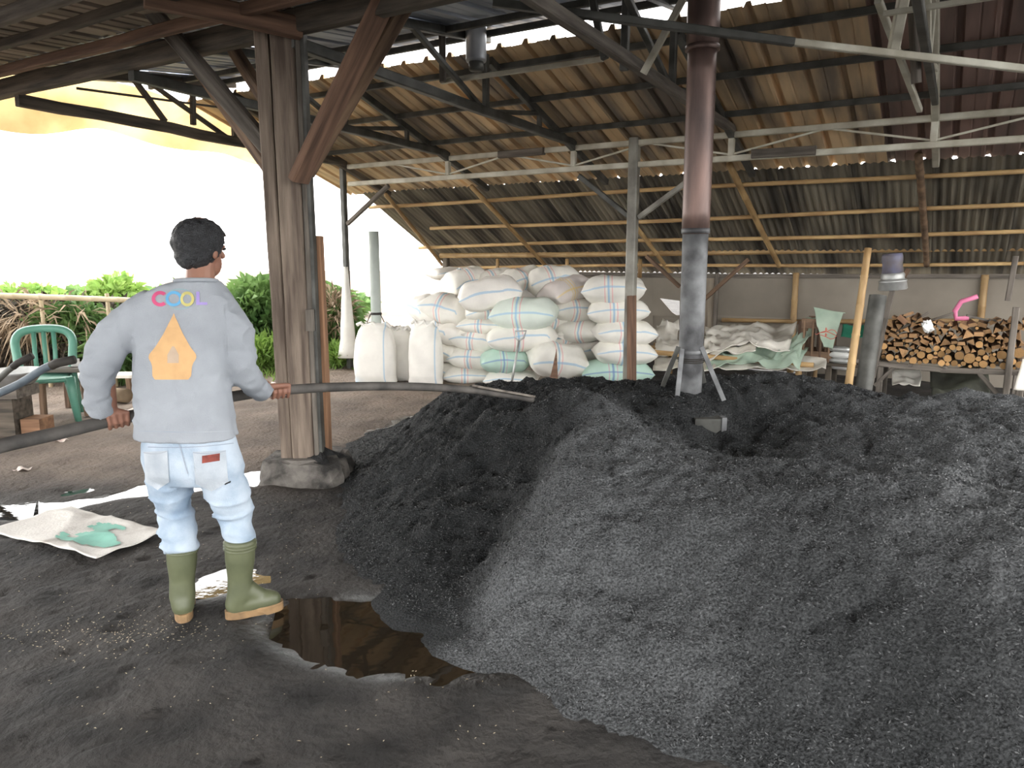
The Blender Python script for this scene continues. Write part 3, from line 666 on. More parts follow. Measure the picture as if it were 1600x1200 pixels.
for x, y, z in ((-.9, 6.5, 0), (-.2, 6.7, 0), (.5, 6.8, 0), (1.5, 6.7, 0), (2.5, 6.5, 0), (3.4, 6.2, 0), (4.2, 5.9, 0), (5.0, 5.2, 0), (5.4, 4, 0), (5.2, 3, 0), (4.6, 2, 0), (3.6, 1.3, 0), (2.6, .95, 0), (1.7, 1.2, 0), (1.2, 1.5, 0), (2.3, 1.8, .28), (3.0, 2.4, .5), (3.6, 3.3, .6), (4.2, 4.2, .4), (-1.3, 5.9, 0), (.6, 6.1, .32), (1.8, 6.05, .35), (2.8, 5.75, .36), (-.2, 6.05, .25), (3.7, 5.2, .4), (2.6, 4.6, .55), (3.0, 3.9, .68),
                (-1.6, 4.8, -.1), (-1.5, 3.8, -.1), (-1.1, 3.0, -.1), (-.6, 2.3, -.12), (0, 1.8, -.12), (.7, 1.4, -.12), (-1.7, 6.4, -.1), (0, 7.3, -.12), (2, 7.3, -.12), (4, 6.8, -.12), (6, 4, -.12), (5.4, 1.8, -.12), (3, .4, -.12)):
    CP.append((x, y)); CV.append((z, .7 if (x > 2 and y < 5 and z > 0) else .2))
CP = np.array(CP); CV = np.array(CV)
def tps_fit(P, V, lam=.004):
    n = len(P); d = np.linalg.norm(P[:, None] - P[None], axis=2); K = np.where(d > 0, d * d * np.log(d + 1e-12), 0) + lam * np.eye(n)
    Q = np.hstack([np.ones((n, 1)), P]); A = np.block([[K, Q], [Q.T, np.zeros((3, 3))]]); return np.linalg.solve(A, np.vstack([V, np.zeros((3, V.shape[1]))]))
def tps_eval(P, X, wt):
    out = np.empty((len(X), wt.shape[1]))
    for i in range(0, len(X), 20000):
        x = X[i:i + 20000]; d = np.linalg.norm(x[:, None] - P[None], axis=2); K = d * d * np.log(d + 1e-12); out[i:i + 20000] = K @ wt[:-3] + np.hstack([np.ones((len(x), 1)), x]) @ wt[-3:]
    return out
wt = tps_fit(CP, CV)
hxs = np.arange(-1.7, 5.6, .022); hys = np.arange(.8, 7.0, .022)
HX, HY = np.meshgrid(hxs, hys); HXY = np.stack([HX.ravel(), HY.ravel()], 1)
hv = tps_eval(CP, HXY, wt); hz = hv[:, 0]; hg = np.clip(hv[:, 1], 0, 1)
P3 = np.hstack([HXY, np.zeros((len(HXY), 1))])
lump = np.clip(hz / .15, 0, 1)
ridg = 1 - np.abs(fbm(P3, 3.0, 3, 71))
hz = hz + lump * (.026 * fbm(P3, 2.6, 3, 61) + .021 * fbm(P3, 8, 4, 66, .62) - .022 * (ridg ** 5)) + .014 * fbm(P3, 6, 3, 83) * np.exp(-(hz / .06) ** 2) + .007 * vnoise(P3, 34, 8) * np.clip(hz / .03 + .5, 0, 1)
# sharp little bank in front of the flue plateau
hz = hz - lump * .020 * smooth(.40, .75, fbm(P3 * np.array([[1, 1.5, 1]]) + 5.1, 6.5, 3, 131)) * smooth(.25, .5, vnoise(P3, 1.3, 137) + .35)
hg = np.clip(hg + .10 * fbm(P3, 2.2, 3, 91), 0, 1); hg = .35 * hg + .65 * smooth(.22, .75, hg)
HZ = hz.reshape(HX.shape); HG = hg.reshape(HX.shape)
keep = HZ > -.035; ny_, nx_ = HX.shape
cell = keep[:-1, :-1] & keep[1:, :-1] & keep[:-1, 1:] & keep[1:, 1:]
idx = np.full(HX.shape, -1); used = np.zeros_like(keep)
used[:-1, :-1] |= cell; used[1:, :-1] |= cell; used[:-1, 1:] |= cell; used[1:, 1:] |= cell
idx[used] = np.arange(used.sum())
hverts = np.stack([HX[used], HY[used], HZ[used]], 1); hgr = HG[used]
cj, ci = np.nonzero(cell)
hfaces = np.stack([idx[cj, ci], idx[cj, ci + 1], idx[cj + 1, ci + 1], idx[cj + 1, ci]], 1)
heap = thing('char_heap', 'wide heap of black and grey carbonised rice husk filling the floor', 'heap', (1.2, 3.8, 0))
org = np.array([1.2, 3.8, 0])
hme = bpy.data.meshes.new('heap_surface'); hme.from_pydata((hverts - org).tolist(), [], hfaces.tolist()); hme.polygons.foreach_set('use_smooth', [True] * len(hfaces))
hme.attributes.new('grey', 'FLOAT', 'POINT').data.foreach_set('value', hgr.astype(np.float32))
def char_mat(name, flake=False):
    m = bpy.data.materials.new(name); m.use_nodes = True; nt = m.node_tree; L = nt.links.new; b = nt.nodes['Principled BSDF']
    at = nt.nodes.new('ShaderNodeAttribute'); at.attribute_name = 'grey'
    tc = nt.nodes.new('ShaderNodeTexCoord'); nz = nt.nodes.new('ShaderNodeTexNoise'); nz.inputs['Scale'].default_value = 120 if not flake else 400; nz.inputs['Detail'].default_value = 3; L(tc.outputs['Object'], nz.inputs['Vector'])
    r1 = nt.nodes.new('ShaderNodeValToRGB'); r1.color_ramp.elements[0].color = (.0085, .009, .0094, 1); r1.color_ramp.elements[1].color = (.038, .040, .0415, 1); r1.color_ramp.elements[0].position = .35; r1.color_ramp.elements[1].position = .7
    r2 = nt.nodes.new('ShaderNodeValToRGB'); r2.color_ramp.elements[0].color = (.024, .025, .026, 1); r2.color_ramp.elements[1].color = (.155, .161, .167, 1); r2.color_ramp.elements[0].position = .3; r2.color_ramp.elements[1].position = .72
    L(nz.outputs[0], r1.inputs[0]); L(nz.outputs[0], r2.inputs[0])
    mx = nt.nodes.new('ShaderNodeMix'); mx.data_type = 'RGBA'; L(at.outputs['Fac'], mx.inputs[0]); L(r1.outputs[0], mx.inputs[6]); L(r2.outputs[0], mx.inputs[7]); L(mx.outputs[2], b.inputs['Base Color'])
    b.inputs['Roughness'].default_value = .85 if not flake else .5; b.inputs['Specular IOR Level'].default_value = .2 if not flake else .45
    if not flake:
        n2 = nt.nodes.new('ShaderNodeTexNoise'); n2.inputs['Scale'].default_value = 90; n2.inputs['Detail'].default_value = 6; L(tc.outputs['Object'], n2.inputs['Vector'])
        bp = nt.nodes.new('ShaderNodeBump'); bp.inputs['Strength'].default_value = .9; bp.inputs['Distance'].default_value = .015; L(n2.outputs[0], bp.inputs['Height']); L(bp.outputs[0], b.inputs['Normal'])
    return m
hme.materials.append(char_mat('carbonised_husk'))
ho = bpy.data.objects.new('heap_surface', hme); COL.objects.link(ho); ho.parent = heap
# loose husk flakes on the surface: one mesh
NF = 170000
fc = hverts[hfaces].mean(1); wgt = 1 / np.clip(fc[:, 1], 1.5, 9) ** 1.0 * (fc[:, 2] > .002); wgt /= wgt.sum()
pick = rng.choice(len(fc), NF, p=wgt); uv = rng.random((NF, 2))
a_, b_, c_, d_ = (hverts[hfaces[pick, k]] for k in range(4))
pp = (a_ * (1 - uv[:, :1]) + b_ * uv[:, :1]) * (1 - uv[:, 1:]) + (d_ * (1 - uv[:, :1]) + c_ * uv[:, :1]) * uv[:, 1:]
dr = rng.normal(size=(NF, 3)); dr[:, 2] *= .55; dr /= np.linalg.norm(dr, axis=1)[:, None]
ot = np.cross(dr, rng.normal(size=(NF, 3))); ot /= np.linalg.norm(ot, axis=1)[:, None]
ln = rng.uniform(.004, .0088, (NF, 1)); wd = rng.uniform(.0017, .0032, (NF, 1)); pp[:, 2] += .0025
q = np.stack([pp - dr * ln, pp + ot * wd, pp + dr * ln, pp - ot * wd], 1).reshape(-1, 3)
fg = np.clip(hgr[hfaces[pick, 0]] + rng.normal(0, .36, NF) + .08, 0, 1.25)
fme = bpy.data.meshes.new('husk_flakes'); fme.vertices.add(NF * 4); fme.vertices.foreach_set('co', (q - org).ravel()); fme.loops.add(NF * 4); fme.polygons.add(NF)
fme.loops.foreach_set('vertex_index', np.arange(NF * 4)); fme.polygons.foreach_set('loop_start', np.arange(NF) * 4); fme.polygons.foreach_set('loop_total', np.full(NF, 4)); fme.update()
fme.attributes.new('grey', 'FLOAT', 'POINT').data.foreach_set('value', np.repeat(fg, 4).astype(np.float32)); fme.materials.append(char_mat('husk_flake', True))
fo = bpy.data.objects.new('husk_flakes', fme); COL.objects.link(fo); fo.parent = heap; tag(fo, 'loose grey husk flakes over the heap', kind='stuff')
def heap_z(x, y):
    i = int(round((x - hxs[0]) / .022)); j = int(round((y - hys[0]) / .022)); return float(HZ[np.clip(j, 0, ny_ - 1), np.clip(i, 0, nx_ - 1)])
# pale husk grains strewn on the floor
nh = 600; hp_ = []
while len(hp_) < nh:
    x = random.uniform(-2.6, .2); y = random.uniform(2.0, 4.6)
    if random.random() < .35: x = random.gauss(-1.62, .22); y = random.gauss(2.78, .09)
    if y > 1.9 and heap_z(x, y) < -.02: hp_.append((x, y))
mb = MB()
for x, y in hp_:
    a = random.uniform(0, PI); l = random.uniform(.002, .006) * (1 if random.random() < .85 else 1.6); c, s_ = math.cos(a), math.sin(a); z = gz_at(x, y) + .004
    mb.add([(x - c * l, y - s_ * l, z), (x + s_ * .0022, y - c * .0022, z + .001), (x + c * l, y + s_ * l, z), (x - s_ * .0022, y + c * .0022, z + .001)], [(0, 1, 2, 3)])
o = obj('husk_grains', mb, MAT['husk']); tag(o, 'pale husk grains strewn over the dark floor', 'grains', kind='stuff')

# ================================================================== SACKS
def sack_mesh(name, L, Wd, T, mat, seed, gather=0, flat=0.0):
    """filled woven sack lying along x: pillow with sewn edges; gather=1 pulls the +x end together"""
    r = np.random.default_rng(seed); nu, nv = 26, 18; vs = []; fs = []
    us = np.linspace(-1, 1, nu + 1); vv = np.linspace(-1, 1, nv + 1)
    def pt(u, v, side):
        e = (1 - abs(u) ** 2.6); g = (1 - abs(v) ** 2.2); th = (max(e, 0) * max(g, 0)) ** .5
        x = u * L / 2 * (1 - .05 * (1 - v * v) * abs(u) ** 6 * 0 - .07 * (1 - abs(v)) * abs(u) ** 8)
        wv = Wd / 2 * (1 - .10 * (1 - u * u) * 0 - .12 * (abs(u) ** 3) * (1 - abs(v) * .3)); y = v * wv * (1 - .16 * th * abs(v))
        if gather and u > .62: k = (u - .62) / .38; y *= 1 - .62 * k ** 1.3; th = max(th, .10 * (1 - abs(v) ** 3) * 1.0)
        z = side * T / 2 * th * (1 + .05 * math.sin(3 * u + seed)) * (1.0 if side > 0 else .92)
        return x, y, z
    top = [[pt(u, v, 1) for u in us] for v in vv]; bot = [[pt(u, v, -1) for u in us] for v in vv]
    k = nu + 1
    for row in top: vs += row
    for row in bot: vs += row
    n = len(vs); h = n // 2
    for j in range(nv):
        for i in range(nu):
            a = j * k + i; fs.append((a, a + 1, a + k + 1, a + k)); b = h + a; fs.append((b, b + k, b + k + 1, b + 1))
    A = np.array(vs); d = (.012 * fbm(A + seed, 7, 3, seed) + .006 * fbm(A * np.array([.5, 2.5, 1]) + seed, 14, 2, seed + 5)); nrm = A * np.array([.3, .6, 3.0]); nrm /= np.linalg.norm(nrm, axis=1)[:, None] + 1e-9
    edge = np.array([((1 - abs(u) ** 8) * (1 - abs(v) ** 8)) for v in vv for u in us] * 2); A = A + nrm * (d * np.clip(edge, 0, 1))[:, None]
    # weld the rim
    bm = bmesh.new(); bv = [bm.verts.new(p) for p in A]; 
    for f in fs: bm.faces.new([bv[i] for i in f])
    bmesh.ops.remove_doubles(bm, verts=bm.verts, dist=.0015); bmesh.ops.recalc_face_normals(bm, faces=bm.faces)
    me = bpy.data.meshes.new(name); bm.to_mesh(me); bm.free(); me.materials.append(mat); me.polygons.foreach_set('use_smooth', [True] * len(me.polygons)); return me
_sc = {}
def sackmesh(kind, gather, var):
    key = (kind, gather, var)
    if key not in _sc: _sc[key] = sack_mesh('filled_sack', .80, .47, .30, MAT[kind], var * 7 + 3 + gather, gather)
    return _sc[key]
tuft = MB(); rg = []
for i in range(7):
    t_ = i / 6; rr = .028 + .05 * t_ ** 1.5; rg.append([(.09 * t_, rr * (1 + .35 * math.sin(k * 5 * 2 * PI / 20) * t_) * math.cos(2 * PI * k / 20), rr * .6 * (1 + .35 * math.sin(k * 5 * 2 * PI / 20) * t_) * math.sin(2 * PI * k / 20)) for k in range(20)])
tuft.rings(rg); TUFT = tuft.mesh('tied_mouth', [MAT['sackplain']], True)
def sack(x, y, wpx, hpx, Y, yaw, tilt, roll, kind, gather, label, var=None):
    """a lying sack centred on a surveyed point; size from its width and height there"""
    c = D(x, y, Y); mpp = Y / F; cy, sy = abs(math.cos(yaw)), abs(math.sin(yaw)); Hh = hpx * mpp * 1.12
    Lx = wpx * mpp / max(.45, cy + .42 * sy)
    Ls = min(max(Lx, .62), .95); var = random.randrange(4) if var is None else var
    t = thing('filled_sack', label, 'sack', (c.x, c.y, c.z), 'filled sacks in the stack')
    o = bpy.data.objects.new('bag', sackmesh(kind, gather, var)); COL.objects.link(o); o.parent = t
    R = Matrix.Rotation(yaw, 3, 'Z') @ Matrix.Rotation(tilt, 3, 'Y') @ Matrix.Rotation(roll, 3, 'X')
    o.rotation_mode = 'QUATERNION'; o.rotation_quaternion = R.to_quaternion(); o.scale = (Ls / .80, 1.05, Hh / .30)
    if gather:
        q = bpy.data.objects.new('tied_mouth', TUFT); COL.objects.link(q); q.parent = t; q.location = R @ Vector((Ls / 2 - .03, 0, 0)); q.rotation_mode = 'QUATERNION'; q.rotation_quaternion = R.to_quaternion()
    return t
r_ = math.radians
SK = [
 # right column behind the splinted post
 (959, 453, 105, 42, 8.45, r_(-8), r_(-3), 0, 'sack', 0, 'white striped sack on top of the right-hand column, behind the splinted post'),
 (965, 487, 100, 38, 8.45, r_(-4), r_(-2), 0, 'sack', 0, 'white striped sack second from top in the right-hand column'),
 (975, 520, 100, 38, 8.45, r_(6), r_(2), 0, 'sack', 0, 'white striped sack third from top in the right-hand column, pointed right corner'),
 (975, 551, 100, 38, 8.45, r_(4), r_(2), 0, 'sack', 0, 'white striped sack fourth from top in the right-hand column, just above the green one'),
 (962, 582, 116, 40, 8.5, r_(2), 0, 0, 'sackg', 0, 'pale green sack at the bottom of the right-hand column'),
 # middle column
 (885, 454, 62, 38, 8.9, r_(32), r_(-14), 0, 'sackp', 0, 'pinkish sack with a yellow stripe on the upper middle of the stack'),
 (899, 484, 66, 35, 8.9, r_(12), 0, 0, 'sack', 0, 'white sack under the pinkish sack with the yellow stripe'),
 (905, 517, 60, 36, 8.9, r_(160), 0, 0, 'sack', 1, 'white sack with a gathered mouth, third down in the middle column'),
 (912, 549, 58, 34, 8.95, r_(20), 0, 0, 'sackplain', 1, 'plain white sack wedged low between the big slumped sack and right column'),
 (871, 563, 102, 54, 8.5, r_(14), r_(8), r_(14), 'sack', 0, 'big slumped striped sack at the bottom, behind the reddish plank'),
 (905, 585, 70, 34, 8.9, r_(5), 0, 0, 'sack', 0, 'sack mostly hidden at the floor behind the big slumped sack'),
 # front middle
 (820, 490, 112, 50, 8.55, r_(-12), r_(-2), r_(6), 'sackpg', 0, 'large very pale green sack above the shovel handle'),
 (815, 528, 120, 42, 8.6, r_(8), r_(-3), 0, 'sack', 1, 'white striped sack directly behind the shovel grip'),
 (789, 564, 78, 36, 8.65, r_(10), 0, 0, 'sackg', 1, 'mint green sack behind the shovel shaft'),
 (800, 592, 90, 30, 8.7, r_(-5), 0, 0, 'sackplain', 0, 'plain sack on the floor under the mint green one'),
 (862, 500, 60, 40, 9.0, r_(20), 0, 0, 'sack', 0, 'sack in shadow behind the large pale green one'),
 (872, 530, 50, 40, 9.0, r_(30), 0, 0, 'sack', 1, 'dim sack in the gap between front middle and middle columns'),
 # left middle column
 (765, 460, 104, 50, 8.7, r_(6), r_(-9), r_(4), 'sackplain', 0, 'big plain white bulging sack jutting forward near the top left'),
 (762, 486, 66, 32, 8.9, r_(14), r_(-6), 0, 'sack', 0, 'striped sack right under the big bulging plain one'),
 (757, 508, 56, 26, 8.85, r_(-6), 0, 0, 'sack', 1, 'thin striped sack with a gathered mouth, third down in the left middle column'),
 (748, 531, 60, 38, 8.9, r_(-14), r_(4), 0, 'sack', 1, 'striped sack halfway down the left middle column'),
 (743, 559, 58, 36, 8.9, r_(-10), 0, 0, 'sack', 1, 'stained brownish sack low in the left middle column'),
 (732, 586, 64, 28, 8.9, r_(4), 0, 0, 'sack', 0, 'striped sack on the floor at the foot of the left middle column'),
 # top row, behind
 (862, 439, 88, 44, 9.15, r_(14), r_(-9), 0, 'sack', 0, 'topmost striped sack near the middle of the stack, under the bamboo'),
 (814, 437, 70, 36, 9.3, r_(30), r_(-12), 0, 'sack', 0, 'striped sack left of the topmost one, tilted'),
 (770, 438, 78, 34, 9.5, r_(20), r_(-12), 0, 'sack', 0, 'rear top sack peeking over the big bulging plain one'),
 (728, 445, 66, 50, 9.4, r_(40), r_(-8), 0, 'sack', 0, 'upper left striped sack washed out by the daylight'),
 (706, 428, 36, 20, 9.9, r_(30), 0, 0, 'sackplain', 0, 'farthest sack at the very top left of the stack'),
 (840, 470, 70, 40, 9.3, r_(0), 0, 0, 'sackplain', 0, 'sack filling the gap below the topmost row'),
 # left end
 (700, 484, 62, 44, 9.0, r_(-20), r_(10), 0, 'sack', 1, 'drooping white sack at the left end, second level'),
 (672, 485, 42, 40, 9.2, r_(-60), r_(6), 0, 'sackplain', 1, 'leftmost lying sack, above the standing ones'),
 (706, 520, 40, 38, 9.05, r_(-55), 0, 0, 'sackplain', 1, 'white sack end on, right of the standing sack with blue stripe'),
 (704, 551, 34, 30, 9.1, r_(-50), 0, 0, 'sack', 0, 'sack end on, second from the floor beside the standing sack'),
 (703, 580, 36, 32, 9.1, r_(-45), 0, 0, 'sack', 0, 'sack end on, on the floor beside the standing sack'),
 (672, 520, 44, 42, 9.4, r_(-50), 0, 0, 'sack', 0, 'lying sack hidden behind the tall standing sack, upper'),
 (672, 560, 44, 46, 9.4, r_(-50), 0, 0, 'sack', 0, 'lying sack hidden behind the tall standing sack, lower'),
]
for a in SK: sack(*a)
# open sacks standing upright
def standing(x, ybase, wpx, hpx, Y, yaw, label, lean=0, seed=0):
    b = D(x, ybase, Y); b.z = 0; m = Y / F; Hh = hpx * m; Ww = wpx * m; Tt = Ww * .62
    t = thing('standing_sack', label, 'sack', b, 'sacks standing upright')
    mb = MB(); rg = []; n = 18; rr = random.Random(seed)
    for i in range(n + 1):
        v = i / n; bul = 1.0 - .22 * abs(2 * v - .75) ** 2.4; sq = 3.2
        z = Hh * v; kx = .5 * Ww * min(1.08, bul + (.10 if v < .08 else 0)); ky = .5 * Tt * bul * (1 if v > .06 else .75)
        if v > .93: kx *= .96; ky *= .62
        ring = []
        for k in range(32):
            th = 2 * PI * k / 32; c, s_ = math.cos(th), math.sin(th); e = (abs(c) ** sq + abs(s_) ** sq) ** (-1 / sq)
            w = 1 + .02 * math.sin(5 * th + v * 6 + seed) + .012 * math.sin(11 * th + seed * 2 + v * 15)
            ring.append((kx * c * e * w + lean * v, ky * s_ * e * w, z + (.015 * math.sin(4 * th) if v > .95 else 0)))
        rg.append(ring)
    mb.rings(rg); me = mb.mesh('bag', [MAT['sackstand']], True); link('bag', me, t, b, Matrix.Rotation(yaw, 3, 'Z'))
    mb = MB(); pts = [(-Ww * .4 + Ww * .8 * i / 8, -.03 + random.uniform(-.02, .02), Hh - .015 + .03 * math.sin(i * 2.1)) for i in range(9)]
    mb.tube([Vector(p) for p in pts], .022, 8); link('folded_rim', mb.mesh('folded_rim', [MAT['sackstand']], True), t, b, Matrix.Rotation(yaw, 3, 'Z'))
def stand_mat():
    m = sack_mat('standing_white_sack', (.82, .80, .75), cross=False, xs=.145); nt = m.node_tree
    return m
MAT['sackstand'] = stand_mat()
standing(588, 597, 66, 94, 8.75, r_(-8), 'broad white sack standing upright, leftmost of the three, blue cloth at its foot', .0, 1)
standing(627, 592, 40, 84, 8.95, r_(5), 'narrow white sack standing between the two bigger upright ones', 0, 2)
standing(666, 600, 54, 99, 8.65, r_(-12), 'tall white sack with a blue stripe standing upright at the stack', 0, 3)
mb = MB(); c = D(543, 597, 8.6); mb.grid(6, 3, lambda u, v: Vector((c.x - .06 + .17 * u, c.y + .1 * v, .012 + .012 * math.sin(u * 5 + v * 3)))); MAT['bluecloth'] = M('blue_cloth', (.12, .42, .75), bump=.1)
o = obj('cloth_scrap', mb, MAT['bluecloth']); tag(o, 'blue cloth scrap under the leftmost standing sack', 'cloth')
# pale pipe with rope loop and the white bundle tied to the corner post
t = thing('pale_pipe', 'pale grey-green plastic pipe standing behind the upright sacks', 'pipe', D(589, 590, 8.95) * 1.0)
p = D(588, 500, 8.95); mb = MB(); mb.tube([Vector((p.x, p.y, z)) for z in (0, .5, 1.0, 1.4, 1.79)], .062, 18); MAT['palepipe'] = M('pale_plastic_pipe', (.42, .46, .43), (.36, .4, .37), rough=.5, bump=.02); obj('pipe', mb, MAT['palepipe'], t, True)
mb = MB(); mb.lathe(Vector((p.x, p.y, .80)), [(.064, 0), (.072, .01), (.064, .03)], 16); mb.tube([Vector((p.x - .06, p.y - .05, .81)), Vector((p.x - .14, p.y - .06, .62))], .006, 6); mb.tube([Vector((p.x + .06, p.y - .05, .81)), Vector((p.x + .16, p.y - .06, .6))], .006, 6); obj('rope_loop', mb, MAT['rope'], t)
mb = MB(); rg = []
for i in range(12):
    v = i / 11; rr = .03 + .10 * v ** 1.4; rg.append([W(0, -.05, 0) + Vector((rr * (1 + .25 * math.sin(4 * a * 2 * PI / 20 + v * 5)) * math.cos(2 * PI * a / 20) + .02, rr * math.sin(2 * PI * a / 20), 1.36 - 1.2 * v)) for a in range(20)])
o = obj('draped_sack', mb.rings(rg), MAT['sackstand'], None, True); tag(o, 'white plastic sack draped down the slim corner post', 'sack')

# shovel, plank
t = thing('shovel', 'long-shafted shovel with a D grip leaning on the striped sacks', 'shovel', D(800, 592, 8.2))
a = D(811, 532, 8.15); b = D(799, 600, 8.0); mb = MB(); mb.tube([a, a.lerp(b, .5), b], .013, 10); obj('shaft', mb, MAT['greygal'], t, True)
ax = (a - b).normalized(); g = a; pts = [g, g + ax * .03 + Vector((-.045, 0, 0)), g + ax * .105 + Vector((-.06, 0, 0)), g + ax * .11 + Vector((.06, 0, 0)), g + ax * .03 + Vector((.045, 0, 0)), g]
mb = MB(); mb.tube(pts, .011, 8); obj('grip', mb, MAT['greygal'], t, True)
mb = MB(); mb.grid(8, 8, lambda u, v: b + Vector(((u - .5) * .2 * (1 - .3 * v * v), .03 * math.cos((u - .5) * 3), -v * .24))); obj('blade', mb, MAT['steeldark'], t, True)
o = MB(); p0 = D(870, 546, 8.1); p1 = D(858, 600, 8.0); p2 = D(872, 600, 8.0); mb = MB(); mb.add([p0, p1, p2, p0 + Vector((0, .05, 0)), p1 + Vector((0, .05, 0)), p2 + Vector((0, .05, 0))], [(0, 1, 2), (3, 5, 4), (0, 3, 4, 1), (1, 4, 5, 2), (2, 5, 3, 0)])
o = obj('plank_offcut', mb, MAT['redwood']); tag(o, 'tapered reddish plank offcut leaning on the big slumped sack', 'plank')

# ================================================================== PLATFORM OF EMPTY SACKS, CRATE
plat = thing('bamboo_platform', 'low bamboo platform under the heap of empty sacks', 'platform', W(4.6, 1.3, 0))
for i in range(7):
    n = .75 + .18 * i; bamboo('slat', W(3.75, n, .40), W(5.75, n, .40), .03, parent=plat, seed=90 + i)
for s in (3.85, 5.6):
    for n in (.8, 1.8): bamboo('leg', W(s, n, -.02), W(s, n, .38), .035, parent=plat, seed=int(s * 10 + n))
def rumpled(name, label, cat, pts4, mat, amp=.04, seed=0, nx=44, ny=24, sag=0.0, par=None, thick=None):
    a, b, c, d = (Vector(p) for p in pts4); gr = np.array([[u, v, 0] for v in np.linspace(0, 1, ny + 1) for u in np.linspace(0, 1, nx + 1)])
    sc = np.array([[(b - a).length, (d - a).length, 1]]); q = gr * sc + seed * 3.7
    rid = 1 - np.abs(fbm(q, 2.6, 3, seed + 1)); h = amp * (rid ** 2 * 1.6 - .6 + .5 * fbm(q, 6, 2, seed + 9)); hx = amp * .6 * fbm(q, 3, 2, seed + 21)
    mb = MB(); vs = []
    for (u, v, _), hh, xx in zip(gr, h, hx):
        p = a.lerp(b, u).lerp(d.lerp(c, u), v); vs.append(p + Vector((xx, xx * .5, hh - sag * 4 * u * (1 - u))))
    k = nx + 1; mb.add(vs, [(j * k + i, j * k + i + 1, (j + 1) * k + i + 1, (j + 1) * k + i) for j in range(ny) for i in range(nx)])
    o = obj(name, mb, mat, par, True); m = o.modifiers.new('thick', 'SOLIDIFY'); m.thickness = .006
    if label: tag(o, label, cat)
    return o
rumpled('empty_sacks', 'rumpled white empty sack spread highest on the platform beside the crate', 'sack', (AN(1095, 545, .75), AN(1235, 545, .75), AN(1245, 505, 1.7), AN(1110, 520, 1.7)), MAT['tarpw'], .075, 3)
rumpled('empty_sacks', 'grey-white crumpled sack lying left of the flue on the platform', 'sack', (AN(1022, 560, .8), AN(1065, 552, .8), AN(1060, 502, 1.6), AN(1026, 510, 1.6)), MAT['tarpw'], .08, 5, 26, 20)
rumpled('empty_sacks', 'pale green crumpled sack spilling over the front of the platform', 'sack', (AN(1100, 573, .6), AN(1250, 573, .6), AN(1260, 540, 1.0), AN(1110, 545, 1.0)), MAT['tarpg'], .06, 8)
rumpled('empty_sacks', 'flat pile of white sacks at the platform front edge', 'sack', (AN(1020, 578, .62), AN(1290, 580, .62), AN(1290, 560, .95), AN(1020, 562, .95)), MAT['tarpw'], .035, 11)
rumpled('empty_sacks', 'pale greenish sack slope running up to the wooden crate', 'sack', (AN(1200, 570, .68), AN(1245, 560, .68), AN(1282, 495, 1.15), AN(1262, 497, 1.25)), MAT['tarpg'], .05, 14, 24, 24)
rumpled('empty_sacks', 'white sack fold draped between the flue and the back boards', 'sack', (AN(1110, 560, .7), AN(1180, 548, .7), AN(1190, 530, 1.3), AN(1100, 515, 1.5)), MAT['tarpw'], .06, 17, 26, 22)
# crate
cs = sz(AN(1252, 540, 1.0))[0]; ce = sz(AN(1302, 540, 1.0))[0]
t = thing('wooden_crate', 'brown slatted wooden crate under the hanging green-white sack', 'crate', W((cs + ce) / 2, 1.1, .40))
for z in (.46, .80): beam('rail', W(cs, .95, z), W(ce, .95, z), .03, .10, MAT['timber'], t); beam('rail', W(cs, 1.35, z), W(ce, 1.35, z), .03, .10, MAT['timber'], t)
for k in range(4): s = cs + .03 + (ce - cs - .06) * k / 3; beam('slat', W(s, .97, .40), W(s, .97, .83), .08, .02, MAT['timber'], t, up=U); beam('slat', W(s, 1.33, .40), W(s, 1.33, .83), .08, .02, MAT['timber'], t, up=U)
for n in (1.05, 1.2, 1.3): beam('side_board', W(cs, n, .42), W(cs, n, .82), .03, .10, MAT['timber'], t, up=U)
t = thing('crate_stand', 'rough timber stand carrying the wooden crate', 'stand', W((cs + ce) / 2, 1.1, 0))
for s in (cs + .05, ce - .02):
    for n in (.95, 1.35): beam('leg', W(s, n, -.02), W(s, n, .37), .06, .06, MAT['darkwood'], t, up=N)
beam('top', W(cs - .05, 1.15, .385), W(ce + .35, 1.15, .385), .5, .03, MAT['darkwood'], t)
# sack hanging over the crate with a red print
hs = rumpled('hanging_sack', 'greenish-white sack with a faint red print hanging over the crate', 'sack', (AN(1286, 550, .86), AN(1300, 552, .86), AN(1322, 488, .92), AN(1272, 484, .95)), MAT['tarpg'], .05, 23, 24, 26)
mb = MB(); pc = AN(1290, 519, .80)
for k in range(5): mb.tube([pc + U * (.06 * math.sin(k * 2.1 + i * .5)) - U * .05 + U * (.025 * i) + Z * (.02 * math.cos(i * 1.4 + k) + .02 * k - .05) for i in range(6)], .004, 5)
obj('red_print', mb, MAT['print_red'], hs)
rumpled('green_tarpaulin', 'dark green tarpaulin corner behind the leaning bamboo', 'tarpaulin', (AN(1312, 528, 1.2), AN(1352, 526, 1.2), AN(1350, 505, 1.4), AN(1316, 508, 1.4)), MAT['tarpdg'], .03, 29, 16, 12)
t = thing('plastic_roll', 'stack of grey-white plastic rolls between crate and leaning bamboo', 'bundle', W(ce + .2, 1.0, .40))
for k in range(4):
    mb = MB(); c = AN(1312, 573 - 9 * k, .95); mb.tube([c + U * -.10, c + U * -.05 + Z * .004, c + U * .05, c + U * .10], [.02, .034, .034, .022], 12); obj('roll', mb, MAT['white'] if k % 2 == 0 else MAT['greygal'], t, True)

